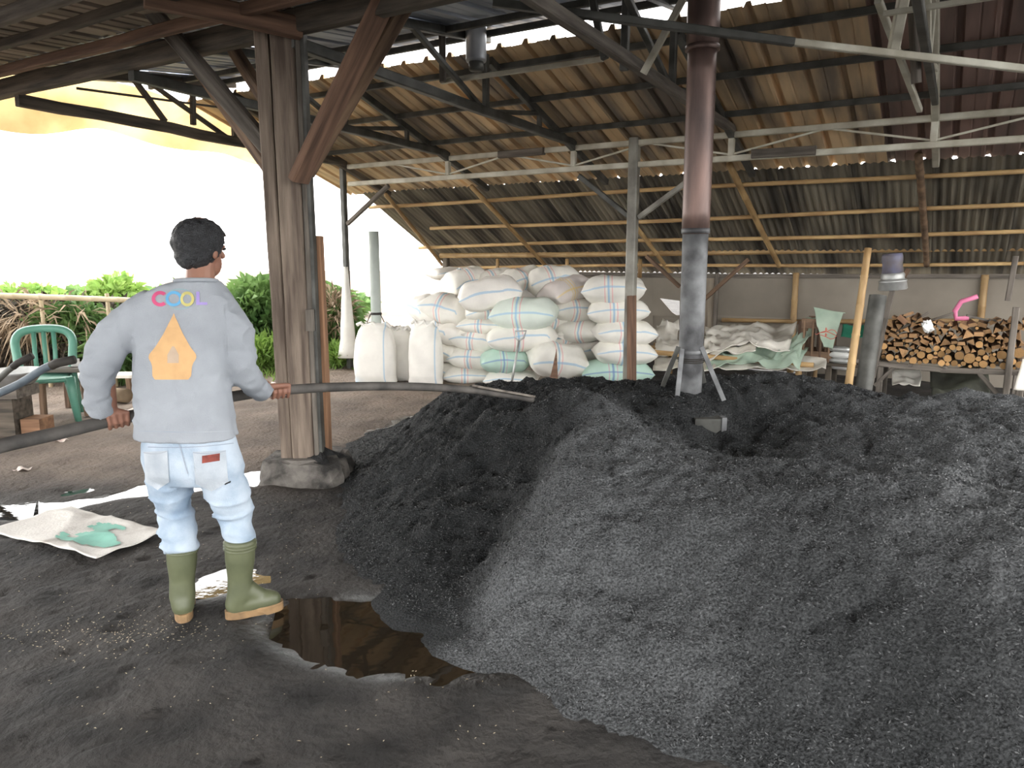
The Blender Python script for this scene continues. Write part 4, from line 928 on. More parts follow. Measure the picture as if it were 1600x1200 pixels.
# ================================================================== FIREWOOD RACK
o = bamboo('leaning_bamboo', D(1324, 612, 6.95), D(1356, 388, 7.15), .038, seed=101, bend=.004); tag(o, 'tan bamboo pole leaning upright in front of the crate, left of the firewood', 'bamboo pole')
t = thing('black_drum_pipe', 'dark fat metal pipe leaning beside the firewood rack', 'pipe', D(1350, 620, 7.15))
mb = MB(); a = D(1348, 615, 7.1); b = D(1372, 462, 7.25); mb.tube([a, a.lerp(b, .5), b], 0.08, 20, caps=False); mb.tube([b, a], .073, 20, caps=False); obj('tube', mb, MAT['steeldark'], t, True)
RN = 1.0
rk = thing('firewood_rack', 'rough pole rack carrying the firewood', 'rack', W(6.85, 1.3, 0))
sA, sB = 6.20, 7.56
for n in (RN - .02, RN + .62):
    beam('shelf_pole', W(sA - .1, n, .435), W(6.88, n, .40), .05, .05, MAT['greywood'], rk, wob=.006); beam('shelf_pole', W(6.88, n, .40), W(sB + .25, n, .43), .05, .05, MAT['greywood'], rk, wob=.006)
for k in range(5): beam('cross_pole', W(sA + .12 + k * .3, RN - .05, .425), W(sA + .12 + k * .3, RN + .66, .425), .04, .03, MAT['greywood'], rk)
for (a, b, n, w) in (((1362, 600), (1384, 498), RN - .05, .04), ((1383, 500), (1402, 425), RN + .05, .05), ((1566, 660), (1588, 480), RN - .04, .055), ((1366, 602), (1405, 568), RN - .02, .035), ((1572, 632), (1524, 577), RN - .02, .04), ((1575, 470), (1587, 400), RN + .5, .05)):
    beam('rack_pole', AN(*a, n), AN(*b, n), w, w, MAT['greywood'], rk, wob=.004)
for s in (sA + .15, sB - .02): beam('leg', W(s, RN + .6, -.02), W(s, RN + .6, .42), .06, .06, MAT['greywood'], rk, up=N); beam('leg', W(s, RN, -.02), W(s, RN, .42), .06, .06, MAT['greywood'], rk, up=N)
# logs, packed by size inside the rack
def log_mesh(kind, seed):
    r = random.Random(seed); mb = MB()
    if kind == 'round':
        n = 12; prof = [1 + r.uniform(-.07, .07) for _ in range(n)]; rg = [[(x, k * prof[a] * math.cos(2 * PI * a / n), k * prof[a] * math.sin(2 * PI * a / n)) for a in range(n)] for x, k in ((0, .96), (.01, 1), (.2, 1.02), (.45, .97))]
    else:
        base = [(-1.05, -.55), (1.0, -.6), (1.08, .5), (-.95, .6)] if kind == 'split' else [(-1.1, -.6), (1.1, -.7), (.1, .95)]
        base = [(a + r.uniform(-.12, .12), b + r.uniform(-.12, .12)) for a, b in base]; rg = [[(x, a * k, b * k) for a, b in base] for x, k in ((0, 1), (.22, 1.03), (.44, .97))]
    mb.rings(rg); return mb
LOGM = []
for i in range(9):
    kind = ('round', 'split', 'wedge')[i % 3]; mb = log_mesh(kind, i); me = bpy.data.meshes.new('firewood_log'); me.from_pydata(mb.v, [], mb.f)
    side = MAT['log'] if kind == 'round' else MAT['logdark']
    me.materials.append(side); me.materials.append(MAT['logend'] if (kind == 'round') else MAT['logdark2'] if 'logdark2' in MAT else MAT['logend'])
    me.polygons[len(me.polygons) - 1].material_index = 1; me.polygons[len(me.polygons) - 2].material_index = 1
    LOGM.append((kind, me))
placed = []
def top_z(s): return .90 + .03 * math.sin(s * 7) - .05 * max(0, (6.5 - s) / .2)
rr = random.Random(5)
for stage, (rmin, rmax, tries) in enumerate(((.042, .052, 14), (.028, .038, 1600), (.020, .027, 5000), (.014, .018, 4000))):
    for _ in range(tries):
        s = rr.uniform(sA + .16, sB - .04); sag = .445 + (.0) - .02 * (1 - abs(s - 6.88) / .7); r = rr.uniform(rmin, rmax); z = rr.uniform(sag + r, top_z(s) - r)
        if all((s - a) ** 2 + (z - b) ** 2 > (r + c) ** 2 * .92 for a, b, c in placed): placed.append((s, z, r))
placed.sort(key=lambda q: q[1]); logs = []
for s, z, r in placed:
    hi = z > .62
    kinds = [m for m in LOGM if (m[0] != 'round') == (hi if rr.random() < .88 else not hi)]
    kind, me = rr.choice(kinds); o = bpy.data.objects.new('firewood_log', me); COL.objects.link(o)
    o.location = W(s, RN + rr.uniform(-.03, .10), z); a = rr.uniform(-.12, .12)
    R = frame(N + U * a + Z * rr.uniform(-.06, .06)) @ Matrix.Rotation(rr.uniform(0, 6.28) if kind == 'round' else rr.choice((0, .4, .5, -.4, 1.2, -.2)), 3, 'X')
    o.rotation_mode = 'QUATERNION'; o.rotation_quaternion = R.to_quaternion(); k = r * (1.0 if kind == 'round' else .92); o.scale = (1, k * (1 if kind == 'round' else 1.15), k)
    logs.append((s, z, r, kind, o))
def nth(i): return ('%d%s' % (i, 'th' if 10 <= i % 100 <= 20 else {1: 'st', 2: 'nd', 3: 'rd'}.get(i % 10, 'th')))
for want, noun in (('round', 'round pale-ended log'), ('split', 'square-cut brown billet'), ('wedge', 'wedge-split brown billet')):
    for lo, hi, size in ((.031, 1, 'thick'), (0, .031, 'thin')):
        sel = sorted([q for q in logs if q[3] == want and lo <= q[2] < hi], key=lambda q: q[0])
        for i, q in enumerate(sel):
            tag(q[4], f'{size} {noun}, {nth(i + 1)} from the left of its kind in the firewood rack', 'firewood', f'{size} {noun}s in the rack')
# bucket upturned on the pole, pink plastic frame, small litter on the wood
t = thing('bucket', 'dented grey metal bucket hung upside down on the rack pole', 'bucket', AN(1396, 455, RN + .1)); bc = AN(1395, 448, RN + .1)
axb = Vector((-.10, 0, 1)).normalized(); mb = MB(); mb.lathe(bc, [(.125, -.03), (.135, -.02), (.125, .05), (.135, .06), (.115, .07), (.108, .09), (.112, .12), (.10, .14)], 24, axb, caps=False); obj('rim_bowl', mb, MAT['greygal'], t, True)
mb = MB(); mb.lathe(bc + axb * .13, [(.10, 0), (.092, .10), (.098, .13), (.098, .17), (.09, .2), (.03, .205)], 24, axb); obj('bucket_body', mb, MAT['purplegrey'], t, True)
mb = MB(); pk = [AN(*p, RN + .25) for p in ((1528, 463), (1502, 471), (1492, 486), (1494, 498), (1514, 497))]; mb.tube(pk, .024, 8); o = obj('bent_hoop', mb, MAT['pink'], None, True); tag(o, 'broken pink plastic hoop lying on top of the firewood', 'hoop')
mb = MB(); c = AN(1449, 511, RN - .05); mb.ellipsoid(c, (.05, .03, .05), None, 10, 6); v = np.array([tuple(p) for p in mb.v]); v += .012 * rng.normal(size=v.shape); o = obj('white_cup', from_arr(v, mb.f), MAT['white']); tag(o, 'crumpled white plastic bag stuck between the billets', 'bag')
mb = MB(); rg = []
o = beam('orange_stick', AN(1404, 494, RN), AN(1416, 505, RN), .05, .05, MAT['orangewood']); tag(o, 'orange-painted wood stub at the upper left of the firewood', 'firewood')
for i, (a, b) in enumerate((((1400, 520), (1450, 488)), ((1440, 505), (1490, 490)), ((1510, 492), (1545, 502)), ((1545, 500), (1590, 503)))):
    o = beam('branch', AN(*a, RN + .1), AN(*b, RN + .15), .02, .02, MAT['greywood'], wob=.01, seed=i); tag(o, ('thin branch at the upper left of the firewood', 'thin branch beside the crumpled white bag', 'pale stick under the pink hoop', 'dark stick at the right end of the firewood')[i], 'branch')
rumpled('white_sheet', 'white sheet hanging at the right edge beside the firewood rack', 'cloth', (AN(1585, 608, .7), AN(1640, 612, .7), AN(1640, 560, .75), AN(1598, 558, .75)), MAT['tarpw'], .03, 31, 14, 14)
for i, (x, y, w, h, lab) in enumerate(((1415, 590, 44, 34, 'grey plastic sack under the left end of the firewood rack'), (1500, 600, 90, 50, 'dark green-grey tarpaulin bundle under the firewood rack'))):
    a = AN(x - w / 2, y + h / 2, 1.25); b = AN(x + w / 2, y + h / 2, 1.25); c = AN(x + w / 2, y - h / 2, 1.6); d = AN(x - w / 2, y - h / 2, 1.6)
    rumpled('stored_bundle', lab, 'bundle', (a, b, c, d), MAT['tarpw'] if i == 0 else MAT['bundle'] if 'bundle' in MAT else MAT['greywood'], .06, 35 + i, 20, 16)

# ================================================================== FLATTENED SACK ON THE FLOOR
pA, pB, pC, pD = G(-20, 832), G(150, 878), G(258, 838), G(110, 795)
fl = rumpled('flattened_sack', 'flattened white sack with green print lying on the floor left of the boots', 'sack', tuple(p + Z * .02 for p in (pA, pB, pC, pD)), MAT['sackflat'], .014, 43, 60, 40)
me = fl.data; vv = np.empty(len(me.vertices) * 3); me.vertices.foreach_get('co', vv); vv = vv.reshape(-1, 3); fw = np.array(fl.location)
k = 61; mi = np.zeros(60 * 40, int)
cen = np.array([[ (i + .5) / 60, (j + .5) / 40, 0] for j in range(40) for i in range(60)])
nz = fbm(cen, 5, 3, 51); blob = np.exp(-(((cen[:, 0] - .78) / .17) ** 2 + ((cen[:, 1] - .42) / .32) ** 2)) + .75 * np.exp(-(((cen[:, 0] - .42) / .3) ** 2 + ((cen[:, 1] - .22) / .14) ** 2)) + .5 * np.exp(-(((cen[:, 0] - .5) / .2) ** 2 + ((cen[:, 1] - .75) / .12) ** 2))
sel = blob + .45 * nz > .62; fi = np.nonzero(sel)[0]
W3 = vv + fw; left = set(int(q) for q in fi)
while left:
    st = [left.pop()]; comp = []
    while st:
        f = st.pop(); comp.append(f); j, i = divmod(f, 60)
        for g in ((f - 1) if i > 0 else -1, (f + 1) if i < 59 else -1, f - 60, f + 60):
            if g in left: left.remove(g); st.append(g)
    if len(comp) < 8: continue
    mb = MB()
    for f in comp:
        j, i = divmod(f, 60); a = j * k + i; mb.add([W3[q] + np.array([0, 0, .005]) for q in (a, a + 1, a + k + 1, a + k)], [(0, 1, 2, 3)])
    obj('green_print', mb, MAT['print_green'], fl)

# ================================================================== GARDEN SIDE: chair, table, fence, plants
def chair():
    b = D(78, 657, 6.75); b.z = 0; t = thing('plastic_chair', 'green plastic garden chair by the brush fence', 'chair', b); R = Matrix.Rotation(r_(28), 3, 'Z')   # front faces -y turned
    m = MAT['plastic_green']
    def w(x, y, z): return b + R @ Vector((x, y, z))
    mb = MB()
    def seat(u, v): x = (u - .5) * (.46 - .05 * v); y = -.23 + .44 * v; return w(x, y, .42 + .012 * math.cos((u - .5) * 5) * 0 - .02 * math.sin(v * PI) + (.0 if .06 < v else -.03))
    mb.grid(10, 10, seat); o = obj('seat', mb, m, t, True); md = o.modifiers.new('s', 'SOLIDIFY'); md.thickness = .025
    mb = MB(); mb.tube([w(-.22, -.22, .39), w(.22, -.22, .39), w(.2, .2, .39), w(-.2, .2, .39), w(-.22, -.22, .39)], .022, 8); obj('apron', mb, m, t, True)
    for sx, sy in ((-1, -1), (1, -1), (-1, 1), (1, 1)):
        mb = MB(); a = w(sx * .2, sy * .2, .41); c = w(sx * .245, sy * (.25 if sy < 0 else .27), -.005); mb.tube([a, a.lerp(c, .3), c], [.05, .042, .028], 8); obj('leg', mb, m, t, True)
    mb = MB(); arch = [w(-.21, .2, .4), w(-.225, .25, .58), w(-.23, .29, .72), w(-.16, .31, .80), w(0, .32, .82), w(.16, .31, .80), w(.23, .29, .72), w(.225, .25, .58), w(.21, .2, .4)]
    mb.tube(cat(arch, 4), .038, 8); o = obj('back_frame', mb, m, t, True)
    for k in range(-1, 2): mb = MB(); mb.tube([w(k * .075, .21, .41), w(k * .082, .265, .6), w(k * .08, .31, .80)], .022, 6); obj('back_slat', mb, m, t, True)
    mb = MB(); mb.tube([w(-.2, .22, .44), w(0, .225, .44), w(.2, .22, .44)], .02, 6); obj('lower_rail', mb, m, t, True)
chair()
def table(cx, cy, Y, wd, dp, h, label, mat, name='rough_table'):
    b = D(cx, cy, Y); b.z = 0; t = thing(name, label, 'table', b)
    mb = MB(); mb.box((b.x, b.y, h), (wd, dp, .035)); obj('top', mb, MAT[mat], t)
    for sx in (-1, 1):
        for sy in (-1, 1): beam('leg', Vector((b.x + sx * wd * .42, b.y + sy * dp * .4, 0)), Vector((b.x + sx * wd * .40, b.y + sy * dp * .38, h)), .05, .05, MAT['timber'], t, up=Vector((0, 1, 0)))
    return t
table(122, 640, 7.1, .50, .5, .44, 'small rough wooden table behind the man\'s elbow, cup on it', 'greywood')
table(168, 622, 8.1, .75, .25, .20, 'low bench with a pale plank top behind the arm', 'tarpw', 'low_bench')
mb = MB(); c = D(122, 566, 7.05); mb.lathe(Vector((c.x, c.y - .05, .46)), [(.035, 0), (.04, .07), (.036, .07), (.03, .01)], 14); o = obj('cup', mb, MAT['white'], None, True); tag(o, 'small white cup on the rough table', 'cup')
mb = MB(); c = D(180, 628, 7.6); c.z = .07; mb.tube([c + Vector((-.16, 0, 0)), c, c + Vector((.16, -.06, 0))], .075, 12); mb.cur = 0; o = obj('log', mb, MAT['dry'], None, True); tag(o, 'pale cut log lying on the ground behind the left hand', 'log')
mb = MB(); c = D(22, 612, 6.2); c.z = .42; mb.lathe(c, [(.02, 0), (.16, .01), (.23, .10), (.25, .12), (.24, .125), (.15, .03), (.02, .02)], 24, caps=False); o = obj('basin', mb, MAT['greygal'], None, True); tag(o, 'shallow grey basin behind the bent tubes at the left edge', 'basin')
t = thing('basin_stand', 'brick and crate pile carrying the grey basin', 'stand', Vector((c.x, c.y, 0)))
for i, (dx, z, s, m) in enumerate(((-.12, .16, (.36, .26, .32), 'darkwood'), (-.08, .37, (.40, .3, .09), 'greywood'), (.17, .07, (.16, .2, .14), 'orangewood'))):
    mb = MB(); mb.box((c.x + dx, c.y, z), s); obj('block', mb, MAT[m], t)
# bent tubes poking in at left
for i, (pts, lab, m, r) in enumerate((([(-70, 640), (-20, 622), (30, 600), (65, 578), (90, 567), (116, 562)], 'blue-grey bent tube handle reaching in front of the green chair', 'hose', .030), ([(-60, 640), (-20, 610), (8, 583), (28, 567), (50, 556)], 'dark bent tube handle at the left edge behind the blue-grey one', 'steeldark', .024))):
    t = thing('cart_handle', lab, 'handle', D(pts[0][0], pts[0][1], 5.4)); mb = MB(); P_ = [D(x, y, 5.4 + .25 * i) for x, y in pts]; P_.insert(0, Vector((P_[0].x - .15, P_[0].y, 0.0)))
    mb.tube(cat(P_[:-1], 4), r, 10); obj('tube', mb, MAT[m], t, True); mb = MB(); mb.tube([P_[-3].lerp(P_[-2], .6), P_[-2], P_[-1]], r * 1.12, 10); obj('grip', mb, MAT['rope'], t, True)
# litter
for i, (x, y, lab, m) in enumerate(((95, 690, 'pink paper scrap on the brown ground left of the man', 'paper'), (205, 642, 'white scrap behind the left hand', 'paper'), (186, 648, 'smaller pale scrap beside the white one', 'paper'), (35, 735, 'small pale scrap near the left edge', 'paper'), (430, 600, 'white scrap behind the right hand', 'paper'))):
    c = G(x, y); mb = MB(); mb.grid(4, 3, lambda u, v: Vector((c.x + (u - .5) * .10, c.y + (v - .5) * .07, .012 + .012 * math.sin(u * 6 + v * 4 + i)))); o = obj('paper_scrap', mb, MAT[m]); tag(o, lab, 'litter')
c = G(432, 748); mb = MB(); 
for k in range(7): a = k * .9; mb.add([c + Vector((0, 0, .01)), c + Vector((.03 * math.cos(a) - .01, .03 * math.sin(a), .03)), c + Vector((.07 * math.cos(a), .07 * math.sin(a), .02)), c + Vector((.03 * math.cos(a + .5), .03 * math.sin(a + .5), .03))], [(0, 1, 2, 3)])
o = obj('weed', mb, MAT['leafbright']); tag(o, 'tiny bright weed at the left of the post plinth', 'weed')
o = bamboo('fence_rail', D(-60, 460, 8.3), D(215, 471, 8.5), .035, MAT['bamboopale'], seed=120); tag(o, 'pale bamboo rail along the top of the brush fence', 'bamboo pole')
for i, x in enumerate((-40, 60, 165, 214)):
    p = D(x, 468, 8.42); o = bamboo('fence_stake', Vector((p.x, p.y + .05, 0)), Vector((p.x, p.y + .05, 1.08)), .025, MAT['bamboopale'], seed=130 + i); tag(o, ('fence stake off at the left edge', 'fence stake behind the chair back', 'fence stake behind the man\'s elbow', 'fence stake behind the man\'s torso')[i], 'bamboo pole', 'fence stakes')

def leaves(name, label, cat, parts, mat, group=None, trunk=None, stuff=False):
    """parts: (centre, radii, count, length, width, droop) clouds of folded leaf blades"""
    V = []; Fc = []
    for c, r, n, ln, wd, up in parts:
        c = np.array(c); d = rng.normal(size=(n, 3)); d /= np.linalg.norm(d, axis=1)[:, None]; rad = rng.random((n, 1)) ** .4; p = c + d * rad * np.array(r); p[:, 2] = np.maximum(p[:, 2], .02)
        dirn = d * .7 + rng.normal(size=(n, 3)) * .6 + np.array([0, 0, up]); dirn /= np.linalg.norm(dirn, axis=1)[:, None]
        sd = np.cross(dirn, rng.normal(size=(n, 3))); sd /= np.linalg.norm(sd, axis=1)[:, None]; l = ln * rng.uniform(.6, 1.3, (n, 1)); w = wd * rng.uniform(.7, 1.3, (n, 1)); tip = p + dirn * l - np.array([0, 0, 1]) * l * .25
        mid = p + dirn * l * .5 + np.array([0, 0, 1]) * l * .05; q = np.stack([p, mid + sd * w, tip, mid - sd * w], 1).reshape(-1, 3); k = sum(len(x) for x in V); V.append(q); Fc.append(np.arange(n * 4).reshape(-1, 4) + k)
    V = np.concatenate(V); Fc = np.concatenate(Fc)
    t = thing(name, label, cat, (float(V[:, 0].mean()), float(V[:, 1].mean()), 0), group)
    o = obj('foliage', from_arr(V, [tuple(f) for f in Fc.tolist()]), MAT[mat], t)
    tag(o, kind='stuff')
    for a, b, r in (trunk or []):
        mb = MB(); mb.tube([Vector(a), Vector(a).lerp(Vector(b), .5) + Vector((.05, 0, 0)), Vector(b)], [r, r * .8, r * .5], 8); obj('stem', mb, MAT['brushdark'], t, True)
    return t
def bushpx(name, label, x, ytop, w, Y, mat, n=2600, ln=.16, wd=.03, up=.5, cat='bush', ybot=None, dr=.6):
    top = D(x, ytop, Y).z; c = D(x, 500, Y); bot = 0 if ybot is None else max(0, D(x, ybot, Y).z); m = Y / F
    return leaves(name, label, cat, [((c.x, c.y, (top + bot) / 2), (w * m / 2, dr, (top - bot) / 2 * 1.05), n, ln, wd, up)], mat, None, [((c.x, c.y, 0), (c.x, c.y, top * .6), .03)])
bushpx('dry_brush', 'dark heap of dry brush against the fence behind the chair', 70, 472, 240, 9.0, 'brushdark', 5200, .22, .016, .1, 'brush', dr=.45)
bushpx('dry_brush', 'dark brush behind the man\'s left elbow', 180, 480, 120, 9.2, 'brushdark', 2400, .22, .016, .1, 'brush', dr=.4)
bushpx('dry_frond', 'tan dried palm fronds hanging over the fence at the far left', 40, 466, 110, 8.55, 'dry', 230, .34, .013, -.5, 'fronds', ybot=530, dr=.2)
bushpx('dry_frond', 'tan dried fronds on the fence between chair and elbow', 120, 470, 90, 8.6, 'dry', 70, .32, .012, -.3, 'fronds', ybot=520, dr=.2)
bushpx('green_creeper', 'green creeper leaves over the fence behind the chair', 110, 476, 130, 8.75, 'leafmid', 1300, .12, .03, .3, ybot=535, dr=.25)
bushpx('leafy_bush', 'bright rounded bush above the left shoulder behind the fence', 186, 440, 90, 11.5, 'leafbright', 2600, .2, .05, .5)
bushpx('leafy_bush', 'low green bush far behind the left end of the fence', 40, 452, 170, 12.5, 'leafbright', 2600, .2, .05, .5)
bushpx('grass_clump', 'lush green grass seen between the left arm and the body', 195, 505, 90, 9.0, 'leafmid', 3000, .34, .018, 1.0, 'grass', dr=.5)
bushpx('leafy_bush', 'tall lush green bush between the man and the timber post', 400, 446, 130, 10.6, 'leafmid', 4200, .26, .04, .6)
bushpx('grass_clump', 'bright sunlit grass at the foot of the bush beside the timber post', 400, 535, 120, 9.9, 'leafbright', 2600, .26, .014, 1.2, 'grass', dr=.5)
bushpx('leafy_bush', 'dark green bush behind the man\'s body', 300, 455, 140, 10.8, 'leafmid', 2600, .24, .04, .6)
bushpx('leafy_bush', 'leafy bush right of the timber post', 525, 458, 60, 11.0, 'leafmid', 1600, .22, .04, .5)
bushpx('grass_clump', 'grass tuft at the foot of the slim corner post', 530, 548, 60, 10.1, 'leafbright', 900, .24, .014, 1.2, 'grass', dr=.3)
bushpx('dry_brush', 'reddish dry twigs beside the corner post', 525, 455, 46, 10.5, 'dry', 260, .24, .016, .5, 'brush', ybot=520, dr=.3)
for i, x in enumerate((-250, -60, 120, 300, 470)):
    bushpx('far_hedge', ('far hedge at the left edge of the garden', 'far hedge behind the left end of the fence', 'far hedge behind the man\'s shoulder', 'far hedge behind the man\'s body', 'far hedge behind the timber post')[i], x, 462 - 4 * (i % 2), 230, 15 + i, 'leafmid', 2400, .3, .08, .5, 'hedge', dr=1.2)
# short grass strip along the garden edge
gb = []
for _ in range(9000):
    x = random.uniform(-9, -1.6); y = random.uniform(8.9, 13) + .25 * math.sin(x * 2.3)
    if x > -2.6 and y < 10.2: continue
    gb.append((x, y))
gb = np.array(gb); n = len(gb); a = rng.uniform(0, 2 * PI, n); h = rng.uniform(.05, .16, n); base = np.stack([gb[:, 0], gb[:, 1], np.zeros(n)], 1); sd = np.stack([np.cos(a), np.sin(a), np.zeros(n)], 1) * .007
tip = base + np.stack([rng.normal(0, .05, n), rng.normal(0, .05, n), h], 1); q = np.stack([base - sd, base + sd, tip], 1).reshape(-1, 3)
o = obj('short_grass', from_arr(q, [tuple(f) for f in np.arange(n * 3).reshape(-1, 3).tolist()]), MAT['leafbright']); tag(o, 'short bright grass along the garden edge', 'grass', kind='stuff')

# ================================================================== THE MAN
MY = 2.92
man = thing('person', 'man seen from behind in grey shirt, pale jeans and olive boots, holding a long pole', 'person', (-1.25, MY, 0))
pole_px = [(-90, 722, 2.47), (0, 697, 2.63), (90, 677, 2.80), (178, 656, 2.96), (300, 631, 3.12), (380, 617, 3.22), (437, 610, 3.3), (520, 605, 3.47), (620, 603.5, 3.7), (720, 608, 4.0), (790, 617, 4.22), (832, 624, 4.36)]
PP = [D(*p) for p in pole_px]
curve = cat(PP)
tl = thing('long_pole', 'long bent grey-black pole rake held across the heap by the man', 'tool', curve[0])
mb = MB(); mb.tube(curve, [.0285 - .0095 * i / len(curve) for i in range(len(curve))], 12); obj('shaft', mb, MAT['pole'], tl, True)
mb = MB(); e0 = D(742, 603, 4.05); e1 = D(832, 619, 4.34); mb.bar(e0, e1, .05, .012); obj('blade', mb, MAT['greywood'], tl)

def J(x, y, Y): return D(x, y, Y)
neck0 = J(311, 440, MY - .01); headc = J(313, 388, MY + .03)
shL = J(228, 478, MY); shR = J(362, 480, MY + .02); elL = J(160, 562, MY - .06); elR = J(378, 578, MY + .05)
gL = PP[3]; gR = D(436, 610.5, 3.3)
wrL = J(173, 641, 2.945); wrR = J(412, 605, 3.19)
hipL = J(262, 715, MY); hipR = J(333, 715, MY + .01)
knL = J(276, 800, MY + .04); knR = J(366, 795, MY + .05)
anL = Vector((J(288, 945, MY).x, MY - .01, .10)); anR = Vector((J(376, 940, MY).x, MY + .0, .10))
facing = Vector((.40, .91, -.06)).normalized(); hx = facing.cross(Z).normalized(); hup = hx.cross(facing); HR = Matrix((hx, facing, hup)).transposed()
body = MB()
def ringat(c, rx, ry, seg=28, R=None, pw=2.3):
    out = []
    for k in range(seg):
        th = 2 * PI * k / seg; cc, ss = math.cos(th), math.sin(th); e = (abs(cc) ** pw + abs(ss) ** pw) ** (-1 / pw); v = Vector((rx * cc * e, ry * ss * e, 0)); out.append(c + (R @ v if R else v))
    return out
# body under the clothes: trunk, limbs
TR = [(690, 224, 368, .105), (640, 225, 352, .10), (590, 227, 346, .095), (540, 226, 348, .10), (500, 222, 354, .10), (475, 234, 352, .075), (455, 252, 342, .06), (442, 278, 338, .05)]
body.rings([ringat(D((a + b) / 2, y, MY), (b - a) / 2 * MY / F * .93, th) for y, a, b, th in TR])
body.capsule(neck0 - Z * .05, headc - Z * .03, .055, .052)
body.ellipsoid(headc + hup * .012, (.072, .092, .108), HR); body.ellipsoid(headc + facing * .035 - hup * .055, (.052, .058, .06), HR)   # skull, jaw
body.capsule(headc + facing * .085 + hup * .01, headc + facing * .112 - hup * .022, .010, .014, 8); body.ellipsoid(headc + facing * .086 - hup * .055, (.024, .012, .010), HR, 10, 6)
for sx in (-1, 1):
    body.ellipsoid(headc + hx * (sx * .077) - facing * .002 - hup * .012, (.010, .020, .032), HR @ Matrix.Rotation(sx * .3, 3, 'Z'), 12, 8); body.ellipsoid(headc + facing * .082 + hx * (sx * .032) + hup * .012, (.016, .010, .008), HR, 8, 6)
for a, b, c in ((shL + Vector((.03, 0, -.03)), elL, wrL), (shR + Vector((-.035, 0, -.03)), elR, wrR)): body.capsule(a, b, .042, .036); body.capsule(b, c, .040, .026)
for a, b, c in ((hipL, knL, anL), (hipR, knR, anR)): body.capsule(a, b, .068, .046); body.capsule(b, c, .046, .036); body.capsule(c, c + Vector((.05 if c is anR else -.02, .09, -.05)), .04, .03)
def grip(c, axis, v, wrist, sgn=1, rp=.024):
    a = axis.normalized(); v = (v - a * v.dot(a)).normalized(); b = a.cross(v) * sgn
    def on(off, deg, r): t = r_(deg); return c + a * off + (v * math.cos(t) + b * math.sin(t)) * r
    for i, (off, k) in enumerate(((-.036, .95), (-.012, 1.0), (.012, .98), (.036, .85))):
        kn = on(off, 35, rp + .016); body.capsule(wrist, kn, .017, .0105, 10)
        ang = [35, 85, 140, 195, 235 * k + 10]; pr = [kn] + [on(off * .95, d, rp + .0085) for d in ang[1:]]
        for p, q, r0, r1 in zip(pr[:-1], pr[1:], (.0092, .0088, .0082, .0076), (.0088, .0082, .0076, .007)): body.capsule(p, q, r0, r1, 9)
    th = [wrist.lerp(c, .35) - a * .02, on(-.05, -20, rp + .014), on(-.056, -75, rp + .010), on(-.052, -125, rp + .009)]
    for p, q, r0, r1 in zip(th[:-1], th[1:], (.016, .013, .011), (.013, .011, .0085)): body.capsule(p, q, r0, r1, 9)
axL = (PP[4] - PP[2]).normalized(); axR = (PP[7] - PP[5]).normalized()
grip(gL + axL * .012, axL, Vector((.1, -.35, 1)), wrL, 1); grip(gR, axR, Vector((0, -.25, 1)), wrR, 1)
v, f = remesh(body, .0044, 2, .5)
bo = obj('body', from_arr(v, f), MAT['skin'], man, True)
for sx in (-1, 1):
    mb = MB(); mb.ellipsoid(headc + facing * .088 + hx * (sx * .032) + hup * .004, (.012, .009, .007), HR, 10, 6); obj('eye', mb, MAT['hair'], bo, True)
# hair: thick short cap, lower at the nape, ears clear
mb = MB(); mb.ellipsoid(headc + hup * .022 - facing * .004, (.094, .112, .096), HR, 40, 28); hv_ = []
mb2 = MB(); mb2.ellipsoid(headc - hup * .028 - facing * .035, (.073, .066, .062), HR, 24, 16); mb.add(mb2.v, mb2.f)
v, f = remesh(mb, .006, 3)
loc = (v - np.array(headc)) @ np.array(HR); ok = ~((loc[:, 1] > .03 + .35 * loc[:, 2]) & (loc[:, 2] < .05))
v2 = v + (v - np.array(headc)) * (.035 * fbm(v, 60, 2, 5) + .02 * fbm(v, 26, 2, 15))[:, None]
f2 = [q for q in f if all(ok[i] for i in q)]
obj('hair', from_arr(v2, f2), MAT['hair'], man, True)

# shirt
mb = MB()
SH = [(682, 212, 371, .128), (660, 213, 368, .127), (630, 214, 362, .122), (590, 215, 357, .116), (550, 214, 357, .118), (515, 212, 360, .12), (490, 212, 366, .115), (470, 218, 368, .102), (457, 234, 360, .088), (447, 255, 350, .075), (439, 273, 341, .066)]
mb.rings([ringat(D((a + b) / 2, y, MY), (b - a) / 2 * MY / F, th, 40) for y, a, b, th in SH])
def limb(pts, rad): mb.tube(cat([Vector(p) for p in pts], 6), [r for i in range(len(rad) - 1) for r in np.linspace(rad[i], rad[i + 1], 6, endpoint=False)] + [rad[-1]], 20)
cuL = J(156, 644, 2.94); cuR = J(411, 612, 3.17)
limb([shL + Vector((.05, 0, -.01)), J(200, 510, MY - .03), elL + Vector((.0, -.0, 0)), J(153, 610, MY - .03), cuL], [.085, .078, .066, .054, .053])
limb([shR + Vector((-.05, 0, -.01)), J(367, 525, MY + .02), elR, J(397, 600, MY + .15), cuR], [.08, .074, .060, .052, .048])
v, f = remesh(mb, .0085, 5)
loc = v.copy(); w1 = fbm(loc * np.array([1, 1, .3]), 13, 2, 3); w2 = fbm(loc * np.array([.5, 1, 1.6]), 13, 2, 8); w3 = 1 - np.abs(fbm(loc * np.array([.8, .8, 1.5]), 9, 2, 18))
arm = ((v[:, 0] < D(212, 540, MY).x) | (v[:, 0] > D(362, 540, MY).x)).astype(float)
cen = np.array([D(288, 560, MY)]); nr = v - cen; nr[:, 2] *= .1; nr /= np.linalg.norm(nr, axis=1)[:, None] + 1e-9
v = v + nr * ((1 - arm) * (.012 * w1 + .007 * (w3 ** 3 - .4)) + arm * (.008 * w2 + .012 * (w3 ** 3 - .4)))[:, None]
